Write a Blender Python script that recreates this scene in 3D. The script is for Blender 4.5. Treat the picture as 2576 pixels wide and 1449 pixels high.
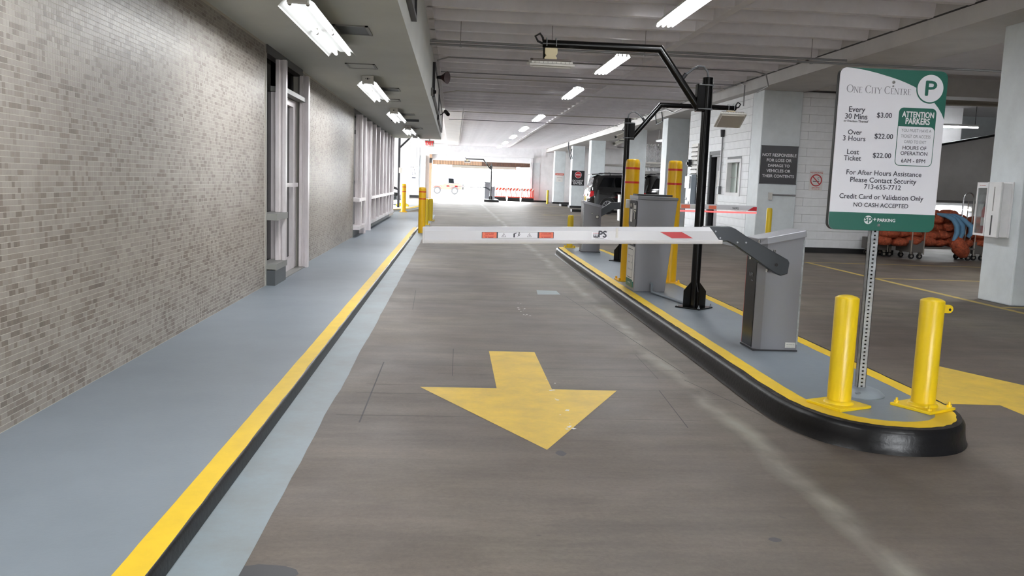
import bpy, bmesh, math, random
import numpy as np
from mathutils import Vector, Matrix, Euler, noise
random.seed(7)
S = bpy.context.scene
COL = S.collection
PI = math.pi
for o in list(bpy.data.objects): bpy.data.objects.remove(o)

# ------------------------------------------------------------------ camera, world, exposure
F_PX, CAM_H = 2150.0, 1.45
R = ((0.99707229, 0.02785075, 0.07121218), (-0.06722341, -0.12454749, 0.9899338), (0.0364397, -0.9918227, -0.12231062))
cam = bpy.data.cameras.new('camera'); cam.sensor_width = 36; cam.lens = F_PX / 2576 * 36
cam.clip_start = 0.05; cam.clip_end = 600
co = bpy.data.objects.new('camera', cam); COL.objects.link(co); S.camera = co
m = Matrix(((R[0][0], -R[0][1], -R[0][2], 0), (R[1][0], -R[1][1], -R[1][2], 0), (R[2][0], -R[2][1], -R[2][2], CAM_H), (0, 0, 0, 1)))
co.matrix_world = m
W = bpy.data.worlds.new('sky'); S.world = W; W.use_nodes = True
bg = W.node_tree.nodes['Background']; bg.inputs[0].default_value = (0.93, 0.965, 1.0, 1); bg.inputs[1].default_value = 25.0
S.view_settings.view_transform = 'Standard'; S.view_settings.look = 'None'; S.view_settings.gamma = 1
S.view_settings.use_curve_mapping = False
S.view_settings.exposure = 0.3
S.cycles.diffuse_bounces = 8; S.cycles.max_bounces = 14
SOFFIT_W = 15.0   # light of one soffit tube
TUBE = 51.0          # emission of the fluorescent tubes

# ------------------------------------------------------------------ materials
def lin(c):
    return tuple(((v / 255) / 12.92 if v / 255 <= 0.04045 else ((v / 255 + 0.055) / 1.055) ** 2.4) for v in c) + (1,)
def mat(name, rgb, rough=0.5, metal=0.0, var=0.0, vscale=6.0, bump=0.0, bscale=40.0, rgb2=None, spec=0.5, coat=0.0, stretch=(1, 1, 1)):
    M = bpy.data.materials.new(name); M.use_nodes = True
    nt = M.node_tree; b = nt.nodes['Principled BSDF']
    b.inputs['Base Color'].default_value = lin(rgb); b.inputs['Roughness'].default_value = rough
    b.inputs['Metallic'].default_value = metal; b.inputs['Specular IOR Level'].default_value = spec
    b.inputs['Coat Weight'].default_value = coat
    tc = None
    if var or bump:
        tc = nt.nodes.new('ShaderNodeTexCoord'); mp = nt.nodes.new('ShaderNodeMapping'); mp.inputs['Scale'].default_value = stretch
        nt.links.new(tc.outputs['Object'], mp.inputs[0])
    if var:
        n = nt.nodes.new('ShaderNodeTexNoise'); n.inputs['Scale'].default_value = vscale; n.inputs['Detail'].default_value = 6
        n.inputs['Roughness'].default_value = 0.65
        nt.links.new(mp.outputs[0], n.inputs['Vector'])
        r = nt.nodes.new('ShaderNodeValToRGB'); e = r.color_ramp.elements
        c2 = rgb2 or tuple(max(0, v * (1 - var)) for v in rgb)
        e[0].position = 0.3; e[0].color = lin(c2); e[1].position = 0.62; e[1].color = lin(rgb)
        nt.links.new(n.outputs[0], r.inputs[0]); nt.links.new(r.outputs[0], b.inputs['Base Color'])
    if bump:
        n = nt.nodes.new('ShaderNodeTexNoise'); n.inputs['Scale'].default_value = bscale; n.inputs['Detail'].default_value = 4
        nt.links.new(mp.outputs[0], n.inputs['Vector'])
        u = nt.nodes.new('ShaderNodeBump'); u.inputs['Strength'].default_value = bump; u.inputs['Distance'].default_value = 0.01
        nt.links.new(n.outputs[0], u.inputs['Height']); nt.links.new(u.outputs[0], b.inputs['Normal'])
    return M
def emit(name, rgb, strength):
    M = bpy.data.materials.new(name); M.use_nodes = True
    b = M.node_tree.nodes['Principled BSDF']; b.inputs['Base Color'].default_value = lin(rgb)
    b.inputs['Emission Color'].default_value = lin(rgb); b.inputs['Emission Strength'].default_value = strength
    return M
def floor_material():
    M = bpy.data.materials.new('worn concrete'); M.use_nodes = True
    nt = M.node_tree; L = nt.links.new; N = nt.nodes.new; b = nt.nodes['Principled BSDF']
    tc = N('ShaderNodeTexCoord')
    def nz(scale, st, detail=6, rough=0.6):
        mp = N('ShaderNodeMapping'); mp.inputs['Scale'].default_value = st; L(tc.outputs['Object'], mp.inputs[0])
        n = N('ShaderNodeTexNoise'); n.inputs['Scale'].default_value = scale; n.inputs['Detail'].default_value = detail
        n.inputs['Roughness'].default_value = rough; L(mp.outputs[0], n.inputs['Vector']); return n.outputs[0]
    def ramp(src, stops):
        r = N('ShaderNodeValToRGB'); e = r.color_ramp.elements
        e[0].position, e[0].color = stops[0][0], stops[0][1]; e[1].position, e[1].color = stops[-1][0], stops[-1][1]
        for p, c in stops[1:-1]:
            q = e.new(p); q.color = c
        L(src, r.inputs[0]); return r.outputs[0]
    def mix(fac, a, c, mode='MIX'):
        x = N('ShaderNodeMix'); x.data_type = 'RGBA'; x.blend_type = mode
        if isinstance(fac, float): x.inputs[0].default_value = fac
        else: L(fac, x.inputs[0])
        L(a, x.inputs[6])
        if isinstance(c, tuple): x.inputs[7].default_value = c
        else: L(c, x.inputs[7])
        return x.outputs[2]
    base = ramp(nz(0.55, (1, .8, 1)), [(0.3, lin((94, 83, 75))), (0.5, lin((112, 102, 93))), (0.7, lin((130, 122, 110)))])
    streak = ramp(nz(1.6, (.45, 2.2, 1), 8, 0.7), [(0.32, lin((156, 150, 146))), (0.5, lin((204, 201, 197))), (0.7, lin((246, 243, 238)))])
    c = mix(0.75, base, streak, 'MULTIPLY')
    fine = ramp(nz(38, (1, 1, 1), 5, 0.75), [(0.3, lin((205, 203, 200))), (0.62, lin((255, 255, 255)))])
    c = mix(0.6, c, fine, 'MULTIPLY')
    # worn pale wheel band along the island side of the lane
    sp = N('ShaderNodeSeparateXYZ'); L(tc.outputs['Object'], sp.inputs[0])
    wob = N('ShaderNodeMath'); wob.operation = 'MULTIPLY_ADD'; L(nz(1.3, (.4, .6, 1), 3), wob.inputs[0]); wob.inputs[1].default_value = .34; L(sp.outputs[0], wob.inputs[2])
    d = N('ShaderNodeMath'); d.operation = 'SUBTRACT'; L(wob.outputs[0], d.inputs[0]); d.inputs[1].default_value = 1.96
    ab = N('ShaderNodeMath'); ab.operation = 'ABSOLUTE'; L(d.outputs[0], ab.inputs[0])
    band = ramp(ab.outputs[0], [(0.015, (1, 1, 1, 1)), (0.11, (0, 0, 0, 1))])
    patch = ramp(nz(2.2, (1, .5, 1), 4), [(0.38, (0, 0, 0, 1)), (0.6, (1, 1, 1, 1))])
    bw = N('ShaderNodeMath'); bw.operation = 'MULTIPLY'; L(band, bw.inputs[0]); L(patch, bw.inputs[1])
    bw2 = N('ShaderNodeMath'); bw2.operation = 'MULTIPLY'; L(bw.outputs[0], bw2.inputs[0]); bw2.inputs[1].default_value = .62
    c = mix(bw2.outputs[0], c, lin((150, 147, 136)))
    # dark oil spots
    v = N('ShaderNodeTexVoronoi'); v.inputs['Scale'].default_value = 1.7; v.inputs['Randomness'].default_value = 1
    dn = N('ShaderNodeVectorMath'); dn.operation = 'MULTIPLY_ADD'
    n3 = N('ShaderNodeTexNoise'); n3.inputs['Scale'].default_value = 9; L(tc.outputs['Object'], n3.inputs['Vector'])
    L(n3.outputs['Color'], dn.inputs[0]); dn.inputs[1].default_value = (.09, .09, 0); L(tc.outputs['Object'], dn.inputs[2]); L(dn.outputs[0], v.inputs['Vector'])
    sepc = N('ShaderNodeSeparateColor'); L(v.outputs['Color'], sepc.inputs[0])
    th = N('ShaderNodeMath'); th.operation = 'MULTIPLY'; L(sepc.outputs[0], th.inputs[0]); th.inputs[1].default_value = .05
    lt = N('ShaderNodeMath'); lt.operation = 'LESS_THAN'; L(v.outputs['Distance'], lt.inputs[0]); L(th.outputs[0], lt.inputs[1])
    lf = N('ShaderNodeMath'); lf.operation = 'MULTIPLY'; L(lt.outputs[0], lf.inputs[0]); lf.inputs[1].default_value = .5
    c = mix(lf.outputs[0], c, lin((66, 60, 56)))
    L(c, b.inputs['Base Color'])
    rr = N('ShaderNodeMapRange'); L(nz(1.2, (1, 1, 1)), rr.inputs[0]); rr.inputs[3].default_value = .42; rr.inputs[4].default_value = .72
    L(rr.outputs[0], b.inputs['Roughness'])
    u = N('ShaderNodeBump'); u.inputs['Strength'].default_value = .12; u.inputs['Distance'].default_value = .01
    L(nz(60, (1, 1, 1)), u.inputs['Height']); L(u.outputs[0], b.inputs['Normal'])
    return M
def tile_material(name, kind):
    M = bpy.data.materials.new(name); M.use_nodes = True
    nt = M.node_tree; b = nt.nodes['Principled BSDF']; b.inputs['Roughness'].default_value = .42
    a = nt.nodes.new('ShaderNodeAttribute'); a.attribute_type = kind; a.attribute_name = 'tone'
    r = nt.nodes.new('ShaderNodeValToRGB'); e = r.color_ramp.elements
    e[0].position, e[0].color = 0, lin((88, 78, 70)); e[1].position, e[1].color = 1, lin((162, 155, 146))
    for p, c in ((.35, (119, 109, 99)), (.6, (141, 133, 124)), (.8, (151, 144, 135))):
        q = e.new(p); q.color = lin(c)
    nt.links.new(a.outputs['Fac'], r.inputs[0]); nt.links.new(r.outputs[0], b.inputs['Base Color'])
    return M
def paint_wear(name, rgb, under, amount=.3, rough=.5, scale=3.0):
    M = mat(name, rgb, rough)
    nt = M.node_tree; b = nt.nodes['Principled BSDF']; N = nt.nodes.new; L = nt.links.new
    tc = N('ShaderNodeTexCoord'); n = N('ShaderNodeTexNoise'); n.inputs['Scale'].default_value = scale; n.inputs['Detail'].default_value = 9; n.inputs['Roughness'].default_value = .75
    L(tc.outputs['Object'], n.inputs['Vector'])
    r = N('ShaderNodeValToRGB'); e = r.color_ramp.elements
    e[0].position, e[0].color = .25, lin(tuple(a * (1 - amount) + c * amount for a, c in zip(rgb, under))); e[1].position, e[1].color = .6, lin(rgb)
    L(n.outputs[0], r.inputs[0]); L(r.outputs[0], b.inputs['Base Color'])
    return M

M = {}
M['floor'] = floor_material()
M['asphalt'] = mat('street asphalt', (206, 204, 200), .8, var=.1, vscale=2)
M['walk'] = mat('blue grey walkway paint', (122, 131, 139), .42, var=.05, vscale=1.6, bump=.06, bscale=50, rgb2=(114, 123, 131))
M['strip'] = paint_wear('worn blue grey floor paint', (126, 138, 144), (106, 100, 93), .45, .5, 2.2)
M['yellow'] = mat('yellow line paint', (224, 186, 18), .5, var=.06, vscale=5)
M['arrow'] = paint_wear('worn yellow floor paint', (216, 180, 60), (136, 118, 76), .45, .5, 3.0)
M['line'] = paint_wear('faded yellow line paint', (188, 160, 70), (140, 125, 95), .8, .6, 4.0)
M['whiteline'] = paint_wear('faded white line paint', (214, 210, 196), (150, 143, 133), .7, .6, 3.0)
M['curb'] = mat('gloss black curb paint', (19, 19, 21), .34, bump=.16, bscale=34, spec=.35)
M['curbwear'] = mat('scuffed curb paint', (62, 58, 56), .75, var=.75, vscale=7, rgb2=(17, 17, 18), bump=.3, bscale=40, spec=.12)
M['seal'] = mat('dark joint sealant', (34, 31, 29), .6)
M['grout'] = mat('pale grout', (188, 183, 173), .7)
M['tile'] = tile_material('mosaic tile field', 'GEOMETRY')
M['tile1'] = tile_material('mosaic tile', 'OBJECT')
M['tiletrim'] = mat('grey wall edge trim', (150, 148, 142), .5)
M['soffit'] = mat('grey soffit paint', (196, 198, 192), .55, var=.04, vscale=1.2)
M['ceil'] = mat('white ceiling paint', (232, 230, 232), .6, var=.05, vscale=1.5)
M['ribp'] = mat('white rib paint', (238, 236, 240), .55, var=.05, vscale=2.0)
M['beam'] = mat('grey beam paint', (206, 204, 202), .6, var=.06, vscale=1.5)
M['white'] = mat('white wall paint', (242, 242, 243), .55, var=.05, vscale=2.0)
M['block'] = mat('white painted block', (242, 244, 246), .5, var=.05, vscale=3, bump=.15, bscale=30)
M['column'] = mat('pale grey column paint', (222, 229, 232), .5, var=.06, vscale=2.2, bump=.05, bscale=30)
M['mortar'] = mat('grey painted mortar', (140, 142, 144), .7)
M['black'] = mat('gloss black paint', (6, 6, 7), .22, spec=.35)
M['blackbase'] = mat('black base paint', (20, 20, 21), .5)
M['rubber'] = mat('black rubber', (24, 24, 25), .7)
M['dark'] = mat('dark charcoal', (44, 44, 48), .5)
M['alu'] = mat('aluminium mullion', (232, 226, 228), .38, .3, var=.16, vscale=1.4, stretch=(1, 1, .6), rgb2=(204, 196, 196))
M['alud'] = mat('dull grey aluminium', (136, 136, 132), .5, .3)
M['header'] = mat('dark bronze header', (58, 55, 54), .5)
M['slate'] = mat('dark slate panel', (66, 70, 73), .45)
M['glass'] = mat('dark tinted glass', (8, 9, 10), .03, spec=.2)
M['cab'] = mat('grey powder coat', (134, 134, 140), .4, .25, bump=.02, bscale=300)
M['cab2'] = mat('darker grey powder coat', (112, 113, 117), .4, .25)
M['armgrey'] = mat('dark grey arm paint', (54, 58, 63), .38, .2)
M['boom'] = mat('white boom enamel', (218, 218, 223), .22, coat=.3)
M['boomlow'] = mat('white rubber edge', (216, 214, 216), .5)
M['red'] = mat('red sticker', (190, 20, 36), .4)
M['orange'] = mat('orange label', (240, 122, 92), .5)
M['redled'] = emit('red light strip', (255, 92, 92), 1.2)
M['bollard'] = mat('yellow plastic sleeve', (230, 180, 20), .34, var=.03, vscale=3)
M['bollardp'] = mat('yellow gloss paint', (238, 202, 28), .34, bump=.22, bscale=16, var=.04, vscale=5)
M['bollardo'] = mat('olive yellow paint', (214, 184, 36), .4)
M['stripe'] = mat('red reflective tape', (200, 44, 34), .4)
M['galv'] = mat('galvanised steel', (176, 180, 184), .42, .6, var=.2, vscale=30)
M['chrome'] = mat('bright steel', (205, 205, 206), .2, .9)
M['signw'] = mat('white corrugated sign face', (234, 234, 241), .45)
M['green'] = mat('green sign print', (28, 98, 84), .4)
M['ink'] = mat('dark sign ink', (52, 54, 66), .5)
M['inkgrey'] = mat('grey sign ink', (128, 130, 138), .5)
M['inkwhite'] = mat('white sign ink', (232, 232, 234), .5)
M['inkred'] = mat('red sign ink', (186, 44, 48), .5)
M['signblk'] = mat('charcoal sign face', (58, 56, 60), .4)
M['signblk2'] = mat('black sign face', (20, 20, 22), .4)
M['cream'] = mat('cream bracket', (226, 212, 172), .5)
M['panelw'] = mat('off white plastic', (214, 212, 206), .45)
M['panelb'] = mat('beige plastic', (186, 180, 170), .5)
M['panelt'] = mat('weathered grey brown plastic', (108, 99, 94), .6)
M['conduit'] = mat('grey conduit', (150, 150, 152), .4, .4)
M['hose'] = mat('grey flexible conduit', (96, 98, 102), .45)
M['pipewhite'] = mat('painted pipe', (190, 186, 180), .5)
M['pipebeige'] = mat('beige painted pipe', (150, 142, 128), .5)
M['horn'] = mat('dark red horn', (62, 22, 22), .5)
M['reflector'] = mat('white lamp reflector', (236, 238, 236), .35)
M['tube'] = emit('lit fluorescent tube', (250, 252, 255), TUBE)
M['tubelow'] = emit('lit soffit tube', (250, 252, 255), 3.5)
M['tubecap'] = mat('tube end', (150, 146, 140), .4, .5)
M['exitred'] = emit('lit exit letter', (236, 34, 40), .7)
M['carblack'] = mat('black car paint', (9, 9, 11), .12, coat=1.0)
M['cargrey'] = mat('dark grey car paint', (58, 60, 62), .2, coat=1.0)
M['tyre'] = mat('tyre rubber', (20, 20, 21), .75)
M['alloy'] = mat('alloy wheel', (180, 182, 186), .28, .85)
M['taillight'] = mat('red lamp lens', (190, 20, 28), .15)
M['lens'] = mat('clear lamp lens', (214, 218, 222), .1)
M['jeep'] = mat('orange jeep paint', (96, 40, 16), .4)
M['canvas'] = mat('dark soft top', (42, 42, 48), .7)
M['barr'] = mat('orange red barricade plastic', (214, 62, 38), .5)
M['barw'] = mat('white barricade plastic', (236, 232, 226), .5)
M['sack'] = mat('rust orange mesh sack', (178, 84, 50), .85, var=.5, vscale=18, bump=1.0, bscale=30, rgb2=(108, 48, 30))
M['blue'] = mat('blue padded cloth', (96, 140, 172), .8, bump=.3, bscale=40)
M['cart'] = mat('cart steel', (168, 160, 150), .35, .6)
M['cartdeck'] = mat('grey cart deck', (96, 92, 88), .7)
M['extred'] = mat('red extinguisher', (176, 30, 34), .3)
M['clear'] = mat('clear cover', (230, 235, 235), .06)
b = M['clear'].node_tree.nodes['Principled BSDF']; b.inputs['Transmission Weight'].default_value = .9; b.inputs['IOR'].default_value = 1.15
M['shutter'] = mat('brown slatted shutter', (112, 82, 66), .6, var=.2, vscale=6)
M['shutterl'] = mat('tan shutter slat', (196, 160, 130), .6)
M['doorgrey'] = mat('grey door paint', (96, 90, 94), .5)
M['paper'] = mat('white paper', (226, 224, 222), .7)
M['lobbyglass'] = mat('dark lobby glass', (7, 8, 9), .03, spec=.012)
M['winpane'] = mat('greenish window pane', (176, 188, 180), .12, spec=.6)
M['teal'] = mat('blue grey machine box', (140, 150, 158), .35, .3)
M['signred'] = mat('faded red print', (208, 108, 96), .6)

# ------------------------------------------------------------------ mesh helpers
class MB:
    def __init__(self): self.v = []; self.f = []
    def add(self, vs, fs):
        n = len(self.v); self.v += [tuple(p) for p in vs]; self.f += [tuple(i + n for i in q) for q in fs]; return self
    def box(self, a, b):
        x0, y0, z0 = a; x1, y1, z1 = b
        return self.add([(x0, y0, z0), (x1, y0, z0), (x1, y1, z0), (x0, y1, z0), (x0, y0, z1), (x1, y0, z1), (x1, y1, z1), (x0, y1, z1)],
                        [(0, 3, 2, 1), (4, 5, 6, 7), (0, 1, 5, 4), (1, 2, 6, 5), (2, 3, 7, 6), (3, 0, 4, 7)])
    def cbox(self, c, s, rot=None):
        mm = (Euler(rot).to_matrix() if rot is not None else Matrix.Identity(3)); c = Vector(c)
        vs = [c + mm @ Vector((sx * s[0] / 2, sy * s[1] / 2, sz * s[2] / 2)) for sz in (-1, 1) for sx, sy in ((-1, -1), (1, -1), (1, 1), (-1, 1))]
        return self.add(vs, [(0, 3, 2, 1), (4, 5, 6, 7), (0, 1, 5, 4), (1, 2, 6, 5), (2, 3, 7, 6), (3, 0, 4, 7)])
    def cyl(self, p, q, r0, r1=None, n=16, caps=True):
        r1 = r0 if r1 is None else r1; p = Vector(p); q = Vector(q); d = (q - p).normalized()
        u = d.orthogonal().normalized(); w = d.cross(u)
        vs = [p + r0 * (math.cos(2 * PI * i / n) * u + math.sin(2 * PI * i / n) * w) for i in range(n)] + \
             [q + r1 * (math.cos(2 * PI * i / n) * u + math.sin(2 * PI * i / n) * w) for i in range(n)]
        fs = [(i, (i + 1) % n, n + (i + 1) % n, n + i) for i in range(n)]
        if caps: fs += [tuple(range(n - 1, -1, -1)), tuple(range(n, 2 * n))]
        return self.add(vs, fs)
    def tube(self, pts, r, n=8):
        pts = [Vector(p) for p in pts]; rings = []; prev = None
        for i, p in enumerate(pts):
            d = (pts[min(i + 1, len(pts) - 1)] - pts[max(i - 1, 0)]).normalized()
            u = d.orthogonal().normalized() if prev is None else (prev - d * prev.dot(d)).normalized()
            prev = u; w = d.cross(u); rr = r[i] if isinstance(r, (list, tuple)) else r
            rings.append([p + rr * (math.cos(2 * PI * k / n) * u + math.sin(2 * PI * k / n) * w) for k in range(n)])
        vs = [q for g in rings for q in g]; fs = []
        for i in range(len(pts) - 1):
            for k in range(n): fs.append((i * n + k, i * n + (k + 1) % n, (i + 1) * n + (k + 1) % n, (i + 1) * n + k))
        fs += [tuple(range(n - 1, -1, -1)), tuple(range((len(pts) - 1) * n, len(pts) * n))]
        return self.add(vs, fs)
    def prism(self, poly, axis, d0, d1):
        n = len(poly)
        def P(a, b, d): return {'x': (d, a, b), 'y': (a, d, b), 'z': (a, b, d)}[axis]
        vs = [P(a, b, d0) for a, b in poly] + [P(a, b, d1) for a, b in poly]
        fs = [(i, (i + 1) % n, n + (i + 1) % n, n + i) for i in range(n)] + [tuple(range(n - 1, -1, -1)), tuple(range(n, 2 * n))]
        return self.add(vs, fs)
    def lathe(self, prof, c=(0, 0, 0), n=24):
        vs = []; fs = []
        for r, z in prof:
            for k in range(n): vs.append((c[0] + r * math.cos(2 * PI * k / n), c[1] + r * math.sin(2 * PI * k / n), c[2] + z))
        for i in range(len(prof) - 1):
            for k in range(n): fs.append((i * n + k, i * n + (k + 1) % n, (i + 1) * n + (k + 1) % n, (i + 1) * n + k))
        fs += [tuple(range(n - 1, -1, -1)), tuple(range((len(prof) - 1) * n, len(prof) * n))]
        return self.add(vs, fs)
    def loft(self, rings, close=True):
        n = len(rings[0]); vs = [p for g in rings for p in g]; fs = []
        for i in range(len(rings) - 1):
            for k in range(n): fs.append((i * n + k, i * n + (k + 1) % n, (i + 1) * n + (k + 1) % n, (i + 1) * n + k))
        if close: fs += [tuple(range(n - 1, -1, -1)), tuple(range((len(rings) - 1) * n, len(rings) * n))]
        return self.add(vs, fs)
    def build(self, name, mt, parent=None, bevel=0, smooth=True, seg=2, loc=None):
        me = bpy.data.meshes.new(name); me.from_pydata(self.v, [], self.f)
        bm = bmesh.new(); bm.from_mesh(me); bmesh.ops.recalc_face_normals(bm, faces=bm.faces); bm.to_mesh(me); bm.free()
        me.materials.append(M[mt] if isinstance(mt, str) else mt)
        if smooth:
            me.polygons.foreach_set('use_smooth', [True] * len(me.polygons)); me.set_sharp_from_angle(angle=.7)
        o = bpy.data.objects.new(name, me); COL.objects.link(o)
        if parent is not None: o.parent = parent
        if loc is not None: o.location = loc
        if bevel:
            md = o.modifiers.new('bevel', 'BEVEL'); md.width = bevel; md.segments = seg; md.limit_method = 'ANGLE'; md.angle_limit = .7
        return o
def tag(o, label=None, cat=None, group=None, kind=None):
    if label: o['label'] = label
    if cat: o['category'] = cat
    if group: o['group'] = group
    if kind: o['kind'] = kind
    return o
def struct(o): o['kind'] = 'structure'; return o
def thing(name, label, cat, loc=(0, 0, 0), rz=0, group=None):
    o = bpy.data.objects.new(name, None); COL.objects.link(o); o.empty_display_size = .1
    o.location = loc; o.rotation_euler = (0, 0, rz)
    return tag(o, label, cat, group)
def copy_tree(o, parent=None):
    c = o.copy(); COL.objects.link(c)
    if parent is not None: c.parent = parent
    for ch in list(o.children):
        copy_tree(ch, c)
    return c
FACE = {'-y': Euler((PI / 2, 0, 0)), '-x': Euler((PI / 2, 0, -PI / 2)), '+x': Euler((PI / 2, 0, PI / 2)), 'up': Euler((0, 0, 0))}
def txt(body, mt, parent, loc, face='-y', width=None, height=None, name='lettering', ext=.001, bold=0.0, align='c', squash=None, shear=0):
    cu = bpy.data.curves.new(name, 'FONT'); cu.body = body; cu.extrude = 0; cu.resolution_u = 3; cu.shear = shear
    cu.align_x = 'CENTER'; cu.space_line = .85
    tmp = bpy.data.objects.new('lettering_source', cu); COL.objects.link(tmp)
    me = bpy.data.meshes.new_from_object(tmp)
    bpy.data.objects.remove(tmp); bpy.data.curves.remove(cu)
    co_ = np.array([v.co[:] for v in me.vertices])
    lo, hi = co_.min(0), co_.max(0)
    cx = (lo[0] + hi[0]) / 2
    k = (width / (hi[0] - lo[0])) if width else height / (hi[1] - lo[1])
    ky = k if not (width and height) else height / (hi[1] - lo[1])
    if squash: ky = k * squash
    rm = face.to_matrix() if isinstance(face, Euler) else FACE[face].to_matrix()
    base = 0
    for v in me.vertices:
        p = Vector(((v.co.x - cx) * k, (v.co.y - base) * ky, ext)); v.co = rm @ p
    if bold > 0:
        bm = bmesh.new(); bm.from_mesh(me); g = bm.verts[:] + bm.edges[:] + bm.faces[:]
        hgt = (hi[1] - lo[1]) * ky
        for dx, dz in ((1, 0), (-1, 0), (0, 1), (0, -1)):
            r_ = bmesh.ops.duplicate(bm, geom=g); vv = [e for e in r_['geom'] if isinstance(e, bmesh.types.BMVert)]
            bmesh.ops.translate(bm, verts=vv, vec=rm @ Vector((dx * bold * hgt, dz * bold * hgt, .00006 * (1 + dx + 2 * abs(dz) + dz * .5))))
        bm.to_mesh(me); bm.free()
    me.name = name; me.materials.append(M[mt])
    o = bpy.data.objects.new(name, me); COL.objects.link(o); o.parent = parent; o.location = loc
    return o
def print_line(words, mt, parent, loc, face, width, name='print_line'):
    # print too small to read in the photograph: one dash per word
    rm = FACE[face].to_matrix(); tot = sum(words) + .6 * (len(words) - 1); k = width / tot; h_ = k * .55; x = -width / 2; mb = MB()
    for w in words:
        mb.add([rm @ Vector((a, c, .001)) for a, c in ((x, 0), (x + w * k, 0), (x + w * k, h_), (x, h_))], [(0, 1, 2, 3)]); x += (w + .6) * k
    o = mb.build(name, mt, parent, smooth=False); o.location = loc; o['kind'] = 'stuff'; return o
def arc(cx, cz, r, a0, a1, n=8):
    return [(cx + r * math.cos(a0 + (a1 - a0) * i / n), cz + r * math.sin(a0 + (a1 - a0) * i / n)) for i in range(n + 1)]
def rrect(x0, z0, x1, z1, r, n=6):
    return arc(x1 - r, z0 + r, r, -PI / 2, 0, n) + arc(x1 - r, z1 - r, r, 0, PI / 2, n) + arc(x0 + r, z1 - r, r, PI / 2, PI, n) + arc(x0 + r, z0 + r, r, PI, 1.5 * PI, n)
def project(p):
    d = Vector(p) - Vector((0, 0, CAM_H))
    c = [sum(R[i][k] * d[i] for i in range(3)) for k in range(3)]
    return 1288 + F_PX * c[0] / c[2], 724.5 + F_PX * c[1] / c[2]

ZW = .08       # walkway level
ZI = .15       # island level
XW = -2.28     # left wall plane
ZS = 2.98      # soffit level
ZC = 4.17      # underside of the ceiling ribs
YF = 68.0      # far wall

# ================================================================== SETTING
struct(MB().add([(-12, -40, 0), (26, -40, 0), (26, 69, 0), (-12, 69, 0)], [(0, 1, 2, 3)]).build('floor', 'floor'))
FL = bpy.data.objects['floor']
struct(MB().add([(-90, 69, 0), (110, 69, 0), (110, 220, 0), (-90, 220, 0), (-90, 33, 0), (-12, 33, 0), (-12, 69, 0)], [(0, 1, 2, 3), (4, 5, 6, 0)]).build('street', 'asphalt'))
# painted strip beside the walkway (ragged outer edge)
rs = random.Random(3)
pts_r = []; y = -3.0
while y < 36:
    pts_r.append((-.74 + .009 * noise.noise((0, y * .9, 0)) + rs.uniform(-.004, .004), y)); y += .22
mb = MB(); n = len(pts_r)
mb.add([(-1.03, p[1], .0008) for p in pts_r] + [(p[0], p[1], .0008) for p in pts_r], [(i, n + i, n + i + 1, i + 1) for i in range(n - 1)])
mb.build('paint_strip', 'strip', FL)
# saw-cut detector loops filled with dark sealant
mb = MB()
def cut(a, b, w=.006):
    a = Vector(a + (.0006,)); b = Vector(b + (.0006,)); w *= .68; d = (b - a).normalized(); s = Vector((-d.y, d.x, 0)) * w / 2
    mb.add([a - s, b - s, b + s, a + s], [(0, 1, 2, 3)])
cut((-.522, 5.0), (-.515, 6.72), .014)
for yy, x0, x1 in ((5.17, -.68, 1.6), (5.72, -.62, 2.0), (5.955, -.58, 1.82), (6.36, -.08, 1.62), (6.62, -.66, .32), (6.6, .74, 2.2), (7.29, -.03, 1.72)):
    cut((x0, yy + rs.uniform(-.02, .02)), (x1, yy + rs.uniform(-.02, .02)), .007)
cut((.03, 6.28), (.035, 7.32), .008); cut((1.5, 11.0), (1.86, 6.5), .012); cut((1.62, 7.25), (1.6, 6.3), .006); cut((1.52, 5.95), (1.47, 5.0), .009)
cut((1.8, 6.3), (2.05, 5.3), .009); cut((-.42, 9.5), (-.46, 11.2), .008); cut((3.3, 8.6), (7.2, 8.65), .005); cut((3.3, 7.62), (9, 7.66), .005); cut((-.3, 10.45), (2, 10.5), .006)
tag(mb.build('sealant_line', 'seal', FL), kind='stuff')
MB().add([(1.17, 11.57, .001), (1.44, 11.54, .001), (1.45, 11.17, .001), (1.14, 11.11, .001)], [(0, 3, 2, 1)]).build('floor_patch', 'strip', FL)
for (px, py, sx, sy) in ((-.66, 3.02, .13, .09), (1.39, 3.35, .03, .025), (.62, 4.47, .03, .05)):
    k = 14; MB().add([(px + sx * math.cos(2 * PI * i / k) * rs.uniform(.8, 1.1), py + sy * math.sin(2 * PI * i / k) * rs.uniform(.8, 1.1), .0007) for i in range(k)], [tuple(range(k))]).build('floor_stain', 'dark', FL)
mb = MB(); rf = random.Random(9)
for i in range(26):
    fx, fy_ = (.84 + rf.uniform(-.05, .05), rf.uniform(9.2, 10.5)) if i < 12 else (.68 + (fy0 := rf.uniform(4.9, 6.6)) * .012 + rf.uniform(-.03, .03), fy0)
    q = rf.uniform(.006, .022); a = rf.uniform(0, 6)
    mb.add([(fx + q * math.cos(a + d) * (.5 if k % 2 else 1), fy_ + q * math.sin(a + d), .0016) for k, d in enumerate((0, 1.5, 3.1, 4.6))], [(0, 1, 2, 3)])
tag(mb.build('fleck_and_sparkle', 'panelw', FL), kind='stuff')  # white specks on the lane, plus sparkles painted onto the arrow
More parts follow.
